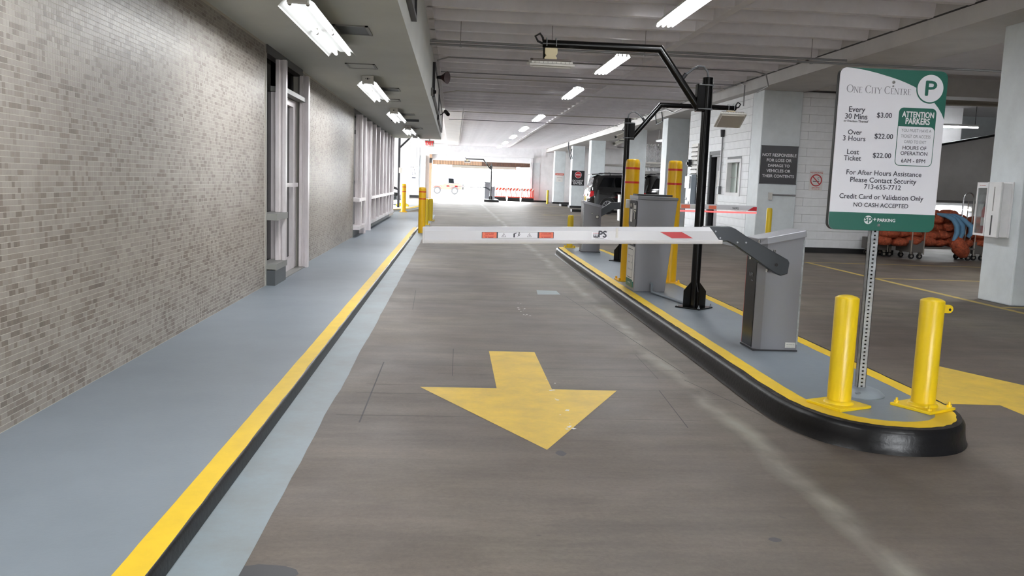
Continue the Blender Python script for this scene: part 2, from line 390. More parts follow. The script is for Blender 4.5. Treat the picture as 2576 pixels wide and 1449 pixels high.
# lines painted on the floor
def stripe(name, pts, w, mt='line', z=.001):
    mb = MB()
    for a, c in zip(pts[:-1], pts[1:]):
        a = Vector(a + (z,)); c = Vector(c + (z,)); d = (c - a).normalized(); s = Vector((-d.y, d.x, 0)) * w / 2
        mb.add([a - s, c - s, c + s, a + s], [(0, 1, 2, 3)])
    return struct(mb.build(name, mt))
stripe('trim_1', [(7.5, 17.6), (7.45, 8.0)], .11)
stripe('trim_2', [(7.5, 14.62), (13.5, 14.62)], .09, 'line')
stripe('trim_3', [(7.5, 17.62), (14.5, 17.75)], .09, 'line')
stripe('trim_4', [(7.55, 11.1), (8.6, 11.1)], .11)
stripe('trim_5', [(-6, 38.9), (-.9, 39.6)], .3, 'line')
stripe('trim_6', [(4.2, 40), (7.6, 42)], .2, 'line'); stripe('trim_7', [(5.2, 56), (7.5, 55)], .3, 'line'); stripe('trim_8', [(-1.2, 62), (1.0, 61.4)], .6, 'whiteline'); stripe('trim_9', [(-.9, 54), (.6, 53.6)], .5, 'whiteline')
# painted arrows
def painted(name, poly, label):
    o = MB().add([(a, c, .0011) for a, c in poly], [tuple(range(len(poly)))]).build(name, 'arrow'); return tag(o, label, 'arrow marking')
painted('painted_arrow', [(.342, 7.245), (.342, 5.915), (-.199, 5.91), (.551, 4.525), (1.203, 5.91), (.737, 5.915), (.737, 7.245)][::1], 'yellow arrow painted on the concrete lane in front of the white boom')
painted('painted_arrow', [(4.15, 7.25), (4.86, 5.7), (4.33, 5.7), (4.33, 4.3), (3.93, 4.3), (3.93, 5.7), (3.44, 5.71)], 'yellow arrow painted on the floor beyond the bollard with a lug')
# walkway
mb = MB().box((XW - .1, -6, 0), (-1.06, 35.9, ZW)); struct(mb.build('sidewalk', 'walk')); SW = bpy.data.objects['sidewalk']
def ragged(x0, x1, y0, y1, z, step, amp0, amp1, seed):
    r = random.Random(seed); ys = []; y = y0
    while y < y1: ys.append(y); y += step
    ys.append(y1); n = len(ys)
    a = [(x0 + amp0 * noise.noise((seed, y * 1.7, 0)) + r.uniform(-amp0, amp0) * .3, y, z) for y in ys]
    c = [(x1 + amp1 * noise.noise((seed + 9, y * 1.7, 0)) + r.uniform(-amp1, amp1) * .3, y, z) for y in ys]
    return MB().add(a + c, [(i, n + i, n + i + 1, i + 1) for i in range(n - 1)])
ragged(-1.118, -1.008, -6, 24.5, ZW + .003, .13, .003, .007, 5).build('yellow_edge', 'yellow', SW)
MB().prism([(-1.06, 0), (-.995, 0), (-1.0, .055), (-1.01, ZW - .008), (-1.02, ZW), (-1.06, ZW)], 'y', -6, 35.9).build('curb_face', 'curb', SW)

# left wall: backing, mosaic tiles, trims
mb = MB()
for a, c in ((-6, 10.62), (13.06, 19.7), (31.0, 33.0)): mb.box((XW - .3, a, 0), (XW, c, 3.0))
mb.box((XW - .3, 10.62, 2.95), (XW - .02, 13.06, 3.0)); mb.box((XW - .3, 19.7, 2.93), (XW - .02, 31.0, 3.0))
WL = struct(mb.build('wall_left', 'grout'))
struct(MB().box((XW - .75, -6, 0), (XW - .7, 33, 4.5)).box((XW - .7, 10.4, 0), (XW - .3, 10.6, 3)).box((XW - .7, 13.08, 0), (XW - .3, 13.2, 3)).box((XW - .7, 19.4, 0), (XW - .3, 19.68, 3)).build('wall_inner', 'header'))
PITCH = .0312; TS = .0288; TW = .0303; TH = .0007
def tone_at(y, z, r):
    big = noise.noise((y * .55, z * .3, 2.0)) * .16 + noise.noise((y * 2.2, z * 4.0, 5.0)) * .13
    u = r.random()
    t = .64 + big + (r.random() - .5) * .2
    if u < .34: t -= .17 + .2 * r.random()
    if u > .99: t -= .3
    return min(1, max(0, t))
rt = random.Random(11)
cells = []
for (ya, yb) in ((3.4, 10.6), (13.07, 19.68)):
    ncol = int((yb - ya) / PITCH); nrow = int((ZS - ZW) / PITCH)
    runs = [0.0] * nrow; left = [0] * nrow
    for i in range(ncol):
        yy = ya + i * PITCH
        for j in range(nrow):
            if left[j] <= 0: left[j] = rt.choice((1, 1, 1, 2, 2, 3)); runs[j] = tone_at(yy, ZW + j * PITCH, rt)
            left[j] -= 1
            cells.append((yy, ZW + .004 + j * PITCH, min(1, max(0, runs[j] + (rt.random() - .5) * .1))))
vis = []
for k, (yy, zz, t) in enumerate(cells):
    if yy < 5.6:
        px, py = project((XW, yy, zz)); px2, _ = project((XW, yy + PITCH, zz))
        if px > -2 and 0 < py < 1449: vis.append((-(px2 - px) / yy, k))
vis.sort(); single = set(k for _, k in vis[:300])
tmesh = bpy.data.meshes.new('tile')
h = TS / 2; w_ = TW / 2
tv = [(0, -w_, -h), (0, w_, -h), (0, w_, h), (0, -w_, h), (TH, -w_ + .0005, -h + .0005), (TH, w_ - .0005, -h + .0005), (TH, w_ - .0005, h - .0005), (TH, -w_ + .0005, h - .0005)]
tf = [(4, 5, 6, 7), (0, 1, 5, 4), (1, 2, 6, 5), (2, 3, 7, 6), (3, 0, 4, 7)]
tmesh.from_pydata(tv, [], tf); tmesh.materials.append(M['tile1'])
for k in sorted(single):
    yy, zz, t = cells[k]
    o = bpy.data.objects.new('tile', tmesh); COL.objects.link(o); o.parent = WL; o.location = (XW, yy + h, zz + h); o['tone'] = t
rest = [c for k, c in enumerate(cells) if k not in single]
base = np.array(tv); offs = np.array([(XW, c[0] + h, c[1] + h) for c in rest])
V = (offs[:, None, :] + base[None, :, :]).reshape(-1, 3)
Fq = (np.array(tf)[None, :, :] + (np.arange(len(rest)) * 8)[:, None, None]).reshape(-1, 4)
me = bpy.data.meshes.new('tile_field')
me.vertices.add(len(V)); me.vertices.foreach_set('co', V.ravel().astype(np.float32))
me.loops.add(Fq.size); me.loops.foreach_set('vertex_index', Fq.ravel().astype(np.int32))
me.polygons.add(len(Fq)); me.polygons.foreach_set('loop_start', np.arange(0, Fq.size, 4, dtype=np.int32))
me.polygons.foreach_set('use_smooth', np.zeros(len(Fq), dtype=bool)); me.update(calc_edges=True)
at = me.attributes.new('tone', 'FLOAT', 'FACE'); at.data.foreach_set('value', np.repeat(np.array([c[2] for c in rest], dtype=np.float32), 5))
me.materials.append(M['tile'])
o = bpy.data.objects.new('tile_field', me); COL.objects.link(o); o.parent = WL; tag(o, kind='stuff')
mb = MB(); mb.box((XW - .05, 10.615, ZW), (XW + .012, 10.65, ZS)); mb.build('edge_trim', 'tiletrim', WL)
mb = MB(); mb.box((XW - .05, 13.03, ZW), (XW + .012, 13.06, ZS)); mb.build('edge_trim', 'tiletrim', WL)
mb = MB(); mb.box((XW - .05, 19.68, ZW), (XW + .012, 19.72, ZS)); mb.build('edge_trim', 'tiletrim', WL)

# glazed entrance in the left wall (window_1 = sidelight, door_1 = leaf)
def mullion(y0, y1, z0, z1, parent, xf=-2.15, name='mullion', depth=.13):
    mb = MB()
    mb.box((xf - .045, y0, z0), (xf, y1, z1)); mb.box((xf - depth, y0, z0), (xf - depth + .042, y1, z1))
    ym = (y0 + y1) / 2; mb.box((xf - depth + .03, ym - .012, z0), (xf - .03, ym + .012, z1))
    return mb.build(name, 'alu', parent, smooth=False)
w1 = struct(MB().box((XW - .1, 10.64, .30), (XW - .085, 11.85, 2.9)).build('window_1', 'lobbyglass'))
MB().box((XW - .1, 10.64, ZW), (-2.165, 11.32, .28)).build('kick_panel', 'slate', w1)
MB().box((XW - .1, 10.64, .27), (-2.15, 11.33, .345)).build('sill', 'alud', w1)
MB().box((XW - .1, 10.64, .885), (-2.145, 11.33, .965)).build('glazing_bar', 'alud', w1)
MB().box((XW - .12, 10.62, 2.88), (XW + .02, 13.05, ZS)).build('header', 'header', w1)
mullion(11.21, 11.30, .345, .885, w1); mullion(11.21, 11.30, .965, 2.88, w1)
mullion(12.90, 13.02, ZW, 2.88, w1)
MB().box((XW - .12, 11.32, 2.5), (XW + .09, 12.9, 2.56)).build('transom', 'alud', w1)
MB().box((XW - .1, 11.32, 2.57), (XW - .085, 12.88, 2.88)).build('fanlight', 'glass', w1)
MB().box((XW - .1, 11.34, ZW), (XW + .09, 12.9, ZW + .012)).build('threshold', 'alud', w1)
d1 = struct(MB().box((XW - .1, 11.4, .26), (XW - .085, 12.7, 2.4)).build('door_1', 'lobbyglass'))
mb = MB(); xa, xb = XW - .13, XW - .03
mb.box((xa, 11.35, ZW + .015), (xb, 11.45, 2.49)); mb.box((xa, 12.58, ZW + .015), (xb, 12.70, 2.49)); mb.box((xa, 11.45, ZW + .015), (xb, 12.58, .27)); mb.box((xa, 11.45, 2.4), (xb, 12.58, 2.49)); mb.box((xa - .02, 12.74, ZW + .015), (xb - .01, 12.88, 2.5))
mb.build('leaf_frame', 'alu', d1, smooth=False)
MB().box((XW + .0, 11.45, 1.28), (XW + .035, 12.62, 1.335)).box((XW - .04, 11.47, 1.29), (XW + .01, 11.5, 1.325)).box((XW - .04, 12.58, 1.29), (XW + .01, 12.62, 1.325)).build('push_bar', 'alu', d1, smooth=False)
# storefront (window_2) and its door (door_2)
w2 = struct(MB().box((XW - .1, 19.72, .3), (XW - .085, 31.0, 2.9)).build('window_2', 'lobbyglass'))
MB().box((XW - .12, 19.7, 2.88), (XW + .0, 31.0, ZS)).build('header', 'header', w2)
MB().box((XW - .1, 19.72, ZW), (XW, 21.1, .25)).box((XW - .1, 22.45, ZW), (XW, 31.0, .25)).build('kick_panel', 'slate', w2)
MB().box((XW - .1, 19.72, .25), (-2.132, 21.1, .33)).box((XW - .1, 22.6, .25), (-2.132, 31.0, .33)).build('sill', 'alu', w2)
MB().box((XW - .1, 19.72, .89), (-2.128, 21.1, .965)).box((XW - .1, 22.6, .89), (-2.128, 31.0, .965)).build('glazing_bar', 'alu', w2)
for yy in (20.3, 21.2, 22.55, 23.8, 25.1, 26.38, 27.65, 28.93, 30.2, 30.93):
    mullion(yy - .06, yy + .06, .33 if yy not in (21.2, 22.55) else ZW, 2.88, w2, xf=-2.14, depth=.15)
MB().box((XW - .12, 21.1, 2.5), (XW + .02, 22.45, 2.57)).build('transom', 'alud', w2)
d2 = struct(MB().box((XW - .09, 21.22, .26), (XW - .075, 22.36, 2.4)).build('door_2', 'glass'))
xa, xb = XW - .105, XW - .05; mb = MB()
mb.box((xa, 21.16, ZW), (xb, 21.28, 2.49)); mb.box((xa, 22.3, ZW), (xb, 22.43, 2.49)); mb.box((xa, 21.28, ZW), (xb, 22.3, .3)); mb.box((xa, 21.28, 2.4), (xb, 22.3, 2.49)); mb.build('leaf_frame', 'alu', d2, smooth=False)
MB().box((XW - .05, 21.3, 1.28), (XW + .03, 21.42, 1.36)).build('door_handle', 'alu', d2)

# ceiling: lower soffit, ribbed slab, beam
sf = struct(MB().box((XW - .6, -6, ZS), (-.53, 33.2, 4.5)).build('ceiling_lower', 'soffit'))
ce = struct(MB().box((-.6, -6, 4.52), (7.3, YF, 4.8)).box((-12, 33.2, 4.25), (-.5, YF, 4.8)).box((-.55, 34, ZC), (.3, YF, 4.6)).box((8.4, -6, 4.4), (26, YF, 4.8)).build('ceiling', 'ceil'))
def rib_mesh(x0, x1):
    mb = MB().prism([(-.07, 0), (.07, 0), (.13, .36), (-.13, .36)], 'x', x0, x1)
    o = mb.build('rib', 'ribp', ce, smooth=False); return o
seg_a, seg_b, seg_c = (-.5, 4.1), (4.25, 7.22), (.3, 4.1)
ra = rb = rc = None; yy = 14.05 - 19 * 1.05
while yy < YF - .3:
    for kind, (x0, x1) in (('a', seg_a), ('b', seg_b)):
        if kind == 'a' and yy > 33.9: kind, (x0, x1) = 'c', seg_c
        ref = {'a': ra, 'b': rb, 'c': rc}[kind]
        if ref is None:
            o = rib_mesh(x0, x1)
            if kind == 'a': ra = o
            elif kind == 'b': rb = o
            else: rc = o
        else:
            o = ref.copy(); COL.objects.link(o); o.parent = ce
        o.location = (0, yy, ZC)
    yy += 1.05
MB().box((4.1, -6, ZC), (4.25, YF, 4.52)).build('cross_rib', 'ribp', ce, smooth=False)
MB().box((-.53, -6, ZC), (-.42, 34, 4.52)).build('edge_rib', 'ribp', ce, smooth=False)
MB().box((.28, 34, ZC), (.34, YF, 4.52)).build('edge_rib', 'ribp', ce, smooth=False)
bmr = struct(MB().box((7.2, -6, 3.9), (8.5, YF, 4.5)).build('ceiling_beam', 'beam'))
MB().box((7.19, -6, ZC - .012), (7.201, YF, ZC + .012)).build('joint_line', 'seal', bmr)
MB().box((8.5, 20.7, 3.95), (26, 21.4, 4.4)).box((8.5, 11.3, 3.95), (26, 12.0, 4.4)).box((8.5, 30.1, 3.95), (26, 30.8, 4.4)).build('cross_beam', 'beam', bmr, smooth=False)

# columns
YC = [(2.0, 7.75, 1.6), (11.26, 7.75, 1.6), (20.7, 7.45, .98), (30.1, 7.45, .78), (36.8, 7.45, .78), (47.0, 7.45, .8), (54.4, 7.45, .8), (64.0, 7.45, .8)]
COLS = []
for k, (cy_, cx_, wd) in enumerate(YC):
    o = MB().box((cx_, cy_, 0), (cx_ + wd, cy_ + .75, 3.95)).build('column', 'column', bevel=.02, smooth=False); struct(o); COLS.append(o)
    if k in (5, 6, 7): MB().box((cx_ - .06, cy_ - .06, 0), (cx_ + 1.6, cy_ + .81, .13)).build('base_curb', 'blackbase', o)
struct(MB().box((7.2, 57.0, 0), (9.2, 58.2, .14)).box((6.4, 46, 0), (7.3, 46.6, .14)).build('trim_10', 'blackbase'))

# block house on the right
hs = MB()
hs.box((7.47, 21.45, 0), (7.75, 22.02, 3.9)).box((7.47, 23.2, 0), (7.75, 23.86, 3.9)).box((7.47, 24.9, 0), (7.75, 27.2, 3.9))
hs.box((7.47, 22.02, 0), (7.75, 23.2, 1.33)).box((7.47, 22.02, 2.27), (7.75, 23.2, 3.9)).box((7.47, 23.86, 2.46), (7.75, 24.9, 3.9))
wr = struct(hs.build('wall_right', 'mortar'))
wb = struct(MB().box((8.4, 20.78, 0), (10.95, 21.1, 3.9)).build('wall_front', 'mortar'))
MB().box((7.7, 27.0, 0), (10.95, 27.2, 3.9)).build('wall_panel', 'white', wr)
MB().box((7.75, 21.1, 3.85), (10.95, 27.2, 3.95)).build('wall_cap', 'white', wr)
BL, BH = .406, .203
def block(wd, ht, parent, face, cache={}):
    key = (round(wd, 3), round(ht, 3), face)
    if key not in cache:
        g = .003; d = .02
        if face == 'x': mb = MB().box((-d, g, g), (0, wd - g, ht - g))
        else: mb = MB().box((g, -d, g), (wd - g, 0, ht - g))
        o = mb.build('block', 'block', parent, smooth=False); cache[key] = o.data; return o
    o = bpy.data.objects.new('block', cache[key]); COL.objects.link(o); o.parent = parent; return o
# side wall (faces the lane): the far courses are covered block by block round the openings
openings = [(22.02, 23.2, 1.33, 2.27), (23.86, 24.9, 0, 2.46)]
nrow = 0; z = .12
while z < 3.88:
    y = 21.45 - (BL / 2 if nrow % 2 else 0); ht = min(BH, 3.9 - z)
    while y < 27.2:
        spans = [(max(y, 21.45), min(y + BL, 27.2))]
        for (oy0, oy1, oz0, oz1) in openings:
            if z + ht > oz0 + .03 and z < oz1 - .03:
                ns = []
                for a, c in spans:
                    if c <= oy0 or a >= oy1: ns.append((a, c)); continue
                    if a < oy0: ns.append((a, oy0))
                    if c > oy1: ns.append((oy1, c))
                spans = ns
        for a, c in spans:
            if c - a > .04:
                o = block(round(c - a, 2), ht, wr, 'x'); o.location = (7.47, a, z)
        y += BL
    z += BH; nrow += 1
nrow = 0; z = .12
while z < 3.88:
    x = 8.44 - (BL / 2 if nrow % 2 else 0); ht = min(BH, 3.9 - z)
    while x < 10.95:
        a, c = max(x, 8.44), min(x + BL, 10.95)
        if c - a > .04:
            o = block(round(c - a, 2), ht, wb, 'y'); o.location = (a, 20.78, z)
        x += BL
    z += BH; nrow += 1
struct(MB().box((7.38, 20.62, 0), (11.0, 20.72, .12)).box((7.36, 20.62, 0), (7.44, 23.85, .12)).build('baseboard_right', 'blackbase'))
# house window and door
w3 = struct(MB().box((7.56, 22.08, 1.39), (7.57, 23.14, 2.21)).build('window_3', 'winpane'))
mb = MB(); mb.box((7.43, 22.0, 1.31), (7.58, 22.1, 2.29)).box((7.43, 23.12, 1.31), (7.58, 23.22, 2.29)).box((7.43, 22.1, 2.2), (7.58, 23.12, 2.29)).box((7.43, 22.1, 1.31), (7.58, 23.12, 1.4))
mb.build('window_frame', 'white', w3, smooth=False)
MB().box((7.54, 22.6, 1.4), (7.57, 22.64, 2.2)).build('mullion', 'alud', w3)
MB().box((7.545, 22.1, 1.8), (7.562, 23.12, 1.815)).build('glazing_bar', 'alud', w3)
d3 = struct(MB().box((7.56, 23.95, .1), (7.6, 24.5, 2.4)).build('door_3', 'doorgrey'))
MB().box((7.5, 23.86, .1), (7.62, 23.93, 2.46)).box((7.5, 24.84, .1), (7.62, 24.9, 2.46)).box((7.5, 23.93, 2.4), (7.62, 24.84, 2.46)).build('door_frame', 'dark', d3, smooth=False)
MB().box((7.64, 23.9, .1), (7.66, 24.9, 2.46)).build('doorway_recess', 'blackbase', d3)
for z0, z1 in ((1.55, 2.0), (1.05, 1.5)): MB().box((7.55, 24.05, z0), (7.556, 24.35, z1)).build('notice_sheet', 'paper', d3)
MB().lathe([(.03, 0), (.03, .05)], (0, 0, 0), 12).build('door_knob', 'chrome', d3, loc=(7.53, 24.0, 1.05))

# far wall with the daylight opening
fw = MB().box((-12, YF, 0), (-1.75, YF + .4, 4.5)).box((5.98, YF, 0), (26, YF + .4, 4.5)).box((-1.75, YF, 3.05), (5.98, YF + .4, 4.5))
fwo = struct(fw.build('wall_far', 'white', smooth=False))
MB().box((-2.0, YF - .5, 3.42), (6.2, YF, 3.6)).build('lintel_beam', 'white', fwo)
MB().box((6.2, YF - .06, .34), (6.75, YF, 3.07)).build('wall_panel', 'column', fwo)
MB().box((5.98, YF - .3, 0), (6.15, YF, 3.4)).build('jamb', 'white', fwo); MB().box((-1.95, YF - .3, 0), (-1.75, YF, 3.4)).build('jamb', 'shutterl', fwo)
MB().box((6.15, YF - .12, 0), (7.4, YF, .12)).build('base_strip', 'blackbase', fwo)
MB().box((-3.9, YF - .3, 0), (-2.2, YF, .2)).build('base_strip', 'blackbase', fwo)
MB().box((-2.75, YF - .35, .2), (-2.25, YF, 3.3)).build('wall_panel', 'column', fwo)
for t, zz, wd in (('RACT', 2.38, .62), ('T', 2.12, .16), ('LY', 1.86, .34)):
    txt(t, 'ink', fwo, (-3.12, YF - .005, zz - .1), '-y', width=wd, name='painted_word')
MB().box((-3.3, YF - .02, 1.5), (-3.0, YF - .004, 1.6)).build('painted_bar', 'ink', fwo)
# left side beyond the walkway
struct(MB().box((-4.6, 52, 0), (-3.33, 52.7, 4.3)).build('wall_left_end', 'column'))
struct(MB().box((-6.0, 60, 0), (-3.1, 60.8, 4.3)).build('wall_left_far', 'white'))
struct(MB().box((-12.3, 33, 3.9), (-12, YF, 4.5)).box((-12.3, 33, 0), (-12, 34, 3.9)).box((-12.3, 46, 0), (-12, 46.7, 3.9)).box((-12.3, 58, 0), (-12, 58.7, 3.9)).build('wall_outer', 'white'))
struct(MB().box((-12, 32.9, 0), (XW - .3, 33.2, 4.5)).build('wall_side', 'white'))
# right side hall, ramp wall and recess
struct(MB().box((25.7, -6, 0), (26, YF, 4.5)).build('wall_east', 'white'))
struct(MB().box((7.2, -6.3, 0), (26, -6, 4.5)).box((-2.6, -6.3, 0), (-.6, -6, 4.5)).box((-.6, -6.3, 2.2), (7.2, -6, 4.5)).box((4.4, -6.3, 0), (7.2, -6, 2.2)).box((-.6, -6.3, 0), (.9, -6, 2.2)).build('wall_rear_unseen', 'white'))  # unseen end wall, added with an opening sized to limit the daylight
rw = struct(MB().box((10.9, 24.5, 0), (25.7, 24.8, 1.33)).build('wall_ramp', 'white'))
MB().prism([(10.9, 1.4), (25.7, 1.4), (25.7, 5.0), (24, 4.4), (16.0, 3.35), (14.2, 2.98), (10.9, 2.2)], 'y', 24.45, 24.7).build('parapet', 'beam', rw, smooth=False)
MB().prism([(10.9, 2.2), (14.2, 2.98), (16.0, 3.35), (24, 4.4), (24, 4.46), (16.0, 3.41), (14.2, 3.04), (10.9, 2.26)], 'y', 24.42, 24.73).build('parapet_cap', 'blackbase', rw, smooth=False)
MB().box((10.9, 24.4, 1.33), (25.7, 24.8, 1.4)).build('ledge', 'conduit', rw)
MB().box((10.9, 24.35, 0), (25.7, 24.5, .2)).build('base_strip', 'blackbase', rw)
struct(MB().box((12.2, 27.4, 0), (16.55, 28.2, 4.4)).build('column', 'white'))
struct(MB().box((10.9, 33.0, 0), (25.7, 33.3, 4.4)).build('wall_back', 'beam'))
struct(MB().box((17.6, 30.0, 0), (19.5, 30.6, 4.4)).build('column', 'column'))

# raised island
isl = [(2.14, 17.55), (2.12, 14), (2.10, 10), (2.10, 6.5), (2.09, 5.5), (2.11, 5.1), (2.2, 4.79), (2.36, 4.6), (2.56, 4.52), (2.75, 4.515), (2.93, 4.58), (3.08, 4.74), (3.18, 4.98), (3.22, 5.4), (3.23, 8), (3.22, 14), (3.18, 17.3), (3.05, 17.8), (2.75, 18.05), (2.4, 17.95), (2.2, 17.78)]
def subdiv(poly, step=.35):
    out = []
    for a, c in zip(poly, poly[1:] + poly[:1]):
        d = math.hypot(c[0] - a[0], c[1] - a[1]); k = max(1, int(d / step))
        for i in range(k): out.append((a[0] + (c[0] - a[0]) * i / k, a[1] + (c[1] - a[1]) * i / k))
    return out
def smooth_poly(poly, it=2):
    for _ in range(it):
        q = []
        for a, c in zip(poly, poly[1:] + poly[:1]):
            q += [(a[0] * .75 + c[0] * .25, a[1] * .75 + c[1] * .25), (a[0] * .25 + c[0] * .75, a[1] * .25 + c[1] * .75)]
        poly = q
    return poly
isl = subdiv(smooth_poly(isl, 2), .12)
def inset(poly, d, jit=0, seed=0):
    r = random.Random(seed); n = len(poly); out = []
    for i in range(n):
        a, p, c = Vector(poly[i - 1]), Vector(poly[i]), Vector(poly[(i + 1) % n])
        t = (c - a).normalized(); nn = Vector((-t.y, t.x)); out.append(tuple(p + nn * (d + (r.uniform(-jit, jit) if jit else 0))))
    return out
area = sum(a[0] * c[1] - c[0] * a[1] for a, c in zip(isl, isl[1:] + isl[:1]))
if area < 0: isl = isl[::-1]
IS = struct(MB().prism(inset(isl, .06), 'z', 0, ZI - .004).build('sidewalk_island', 'walk', smooth=False))
def ring(pa, za, pb, zb):
    n = len(pa); return MB().add([(p[0], p[1], za) for p in pa] + [(p[0], p[1], zb) for p in pb], [(i, (i + 1) % n, n + (i + 1) % n, n + i) for i in range(n)])
mb = MB(); prof = [(-.022, 0), (-.012, .02), (-.006, .06), (-.002, .115), (.006, ZI - .02), (.02, ZI - .006)]
rings = [[(p[0], p[1], zz) for p in inset(isl, dd)] for dd, zz in prof]
mb.loft(rings, close=False).build('curb_face', 'curb', IS)
ring(inset(isl, .018, .002, 1), ZI - .006, inset(isl, .055, .006, 2), ZI - .001).build('curb_shoulder', 'curbwear', IS)
ring(inset(isl, .05, .005, 2), ZI, inset(isl, .165, .003, 3), ZI + .001).build('yellow_edge', 'yellow', IS)
MB().add([(p[0], p[1], ZI) for p in inset(isl, .16)], [tuple(range(len(isl)))]).build('island_top', 'walk', IS)
struct(MB().add([(-2.6 + 1.15 * math.cos(a), 48.5 + 11 * math.sin(a), .12) for a in [2 * PI * i / 24 for i in range(24)]], [tuple(range(24))]).prism([(-2.6 + 1.15 * math.cos(a), 48.5 + 11 * math.sin(a)) for a in [2 * PI * i / 24 for i in range(24)]], 'z', 0, .115).build('sidewalk_far', 'column', smooth=False))
pl = [(-2.6 + 1.16 * math.cos(a), 48.5 + 11.1 * math.sin(a)) for a in [2 * PI * i / 40 for i in range(40)]]
ring(pl, .12, inset(pl, .22), .125).build('yellow_edge', 'yellow', bpy.data.objects['sidewalk_far'])

# ================================================================== THINGS ON THE ISLAND
# --- parking tariff sign on a perforated post
sg = thing('parking_sign', 'white and green parking price board on a perforated steel post between front bollards', 'sign', (2.705, 5.34, ZI))
SX, SY, SZ = sg.location
def L(x, z): return (x - SX, z - SZ)
x0, x1, z0, z1 = 2.372, 3.066, 1.232, 2.236
PY = 5.275 - SY                      # front face plane
panel = MB().prism([L(*p) for p in rrect(x0, z0, x1, z1, .045)], 'y', PY, PY + .007).build('sign_panel', 'signw', sg)
MB().prism([L(*p) for p in rrect(x0 - .004, z0 - .002, x1 - .004, z1 - .002, .045)], 'y', PY + .0085, PY + .034).build('sign_backing', 'signblk2', sg)
def flat(name, poly, mt, parent, dy):
    return MB().add([(a, PY - dy, c) for a, c in [L(*p) for p in poly]], [tuple(range(len(poly)))]).build(name, mt, parent, smooth=False)
curve = [(2.399, 2.2355), (2.47, 2.231), (2.536, 2.222), (2.61, 2.208), (2.691, 2.189), (2.75, 2.173), (2.801, 2.156), (2.85, 2.137), (2.885, 2.12), (2.94, 2.086), (2.985, 2.05), (3.02, 2.012), (3.045, 1.978), (3.065, 1.94)]
flat('green_swoosh', curve + [(3.066, 2.19)] + arc(x1 - .045, z1 - .045, .045, 0, PI / 2, 6), 'green', panel, .0006)
flat('green_band', arc(x1 - .045, z0 + .045, .045, -PI / 2, 0, 6) + [(x1, 1.342), (x0, 1.342)] + arc(x0 + .045, z0 + .045, .045, PI, 1.5 * PI, 6), 'green', panel, .0006)
flat('disc_rim', arc(2.957, 2.127, .091, 0, 2 * PI, 40)[:-1], 'green', panel, .001)
flat('disc', arc(2.957, 2.129, .084, 0, 2 * PI, 40)[:-1], 'signw', panel, .0014)
txt('P', 'green', panel, (2.961 - SX, PY - .0016, 2.086 - SZ), '-y', height=.088, width=.07, bold=.03, name='lettering')
flat('notice_border', rrect(2.768, 1.645, 3.012, 2.006, .03), 'green', panel, .0006)
flat('notice_field', rrect(2.772, 1.649, 3.008, 1.89, .0265)[:14] + [(3.008, 1.89), (2.772, 1.89)] + rrect(2.772, 1.649, 3.008, 1.89, .0265)[21:], 'signw', panel, .001)
TX = [("Every", 2.496, 1.966, .103, 'ink'), ("30 Mins", 2.494, 1.923, .143, 'ink'), ("or Fraction Thereof", 2.495, 1.903, .158, 'ink'), ("$3.00", 2.675, 1.938, .096, 'ink'), ("Over", 2.494, 1.827, .089, 'ink'), ("3 Hours", 2.493, 1.788, .145, 'ink'), ("$22.00", 2.683, 1.808, .119, 'ink'), ("Lost", 2.493, 1.705, .077, 'ink'), ("Ticket", 2.492, 1.666, .111, 'ink'), ("$22.00", 2.682, 1.689, .118, 'ink'), ("For After Hours Assistance", 2.706, 1.579, .489, 'ink'), ("Please Contact Security", 2.706, 1.533, .431, 'ink'), ("713-655-7712", 2.704, 1.492, .239, 'ink'), ("Credit Card or Validation Only", 2.703, 1.429, .549, 'ink'), ("NO CASH ACCEPTED", 2.704, 1.379, .358, 'ink'), ("ATTENTION", 2.893, 1.948, .205, 'inkwhite'), ("PARKERS", 2.894, 1.906, .156, 'inkwhite'), ("YOU MUST HAVE A", 2.891, 1.857, .195, 'inkgrey'), ("TICKET OR ACCESS", 2.89, 1.821, .193, 'inkgrey'), ("CARD TO EXIT", 2.889, 1.787, .144, 'inkgrey'), ("HOURS OF", 2.889, 1.747, .154, 'ink'), ("OPERATION", 2.889, 1.713, .175, 'ink'), ("6AM - 8PM", 2.888, 1.666, .156, 'ink'), ("PARKING", 2.748, 1.289, .116, 'inkwhite')]
for t, tx, tz, tw, mt in TX:
    b_ = .04 if t in ('ATTENTION', 'PARKERS', 'PARKING') else (.012 if mt == 'ink' else 0)
    sq = 1.35 if t in ('ATTENTION', 'PARKERS') else (1.2 if mt == 'inkgrey' else 1.0)
    txt(t, mt, panel, (tx - SX, PY - .0012, tz - SZ), '-y', width=tw, bold=b_, squash=sq)
flat('logo_disc', arc(2.629, 1.298, .027, 0, 2 * PI, 28)[:-1], 'inkwhite', panel, .001)
txt('sp', 'green', panel, (2.629 - SX, PY - .0014, 1.29 - SZ), '-y', width=.046, bold=.03)
txt('+', 'inkwhite', panel, (2.672 - SX, PY - .0012, 1.289 - SZ), '-y', width=.018, bold=.05)
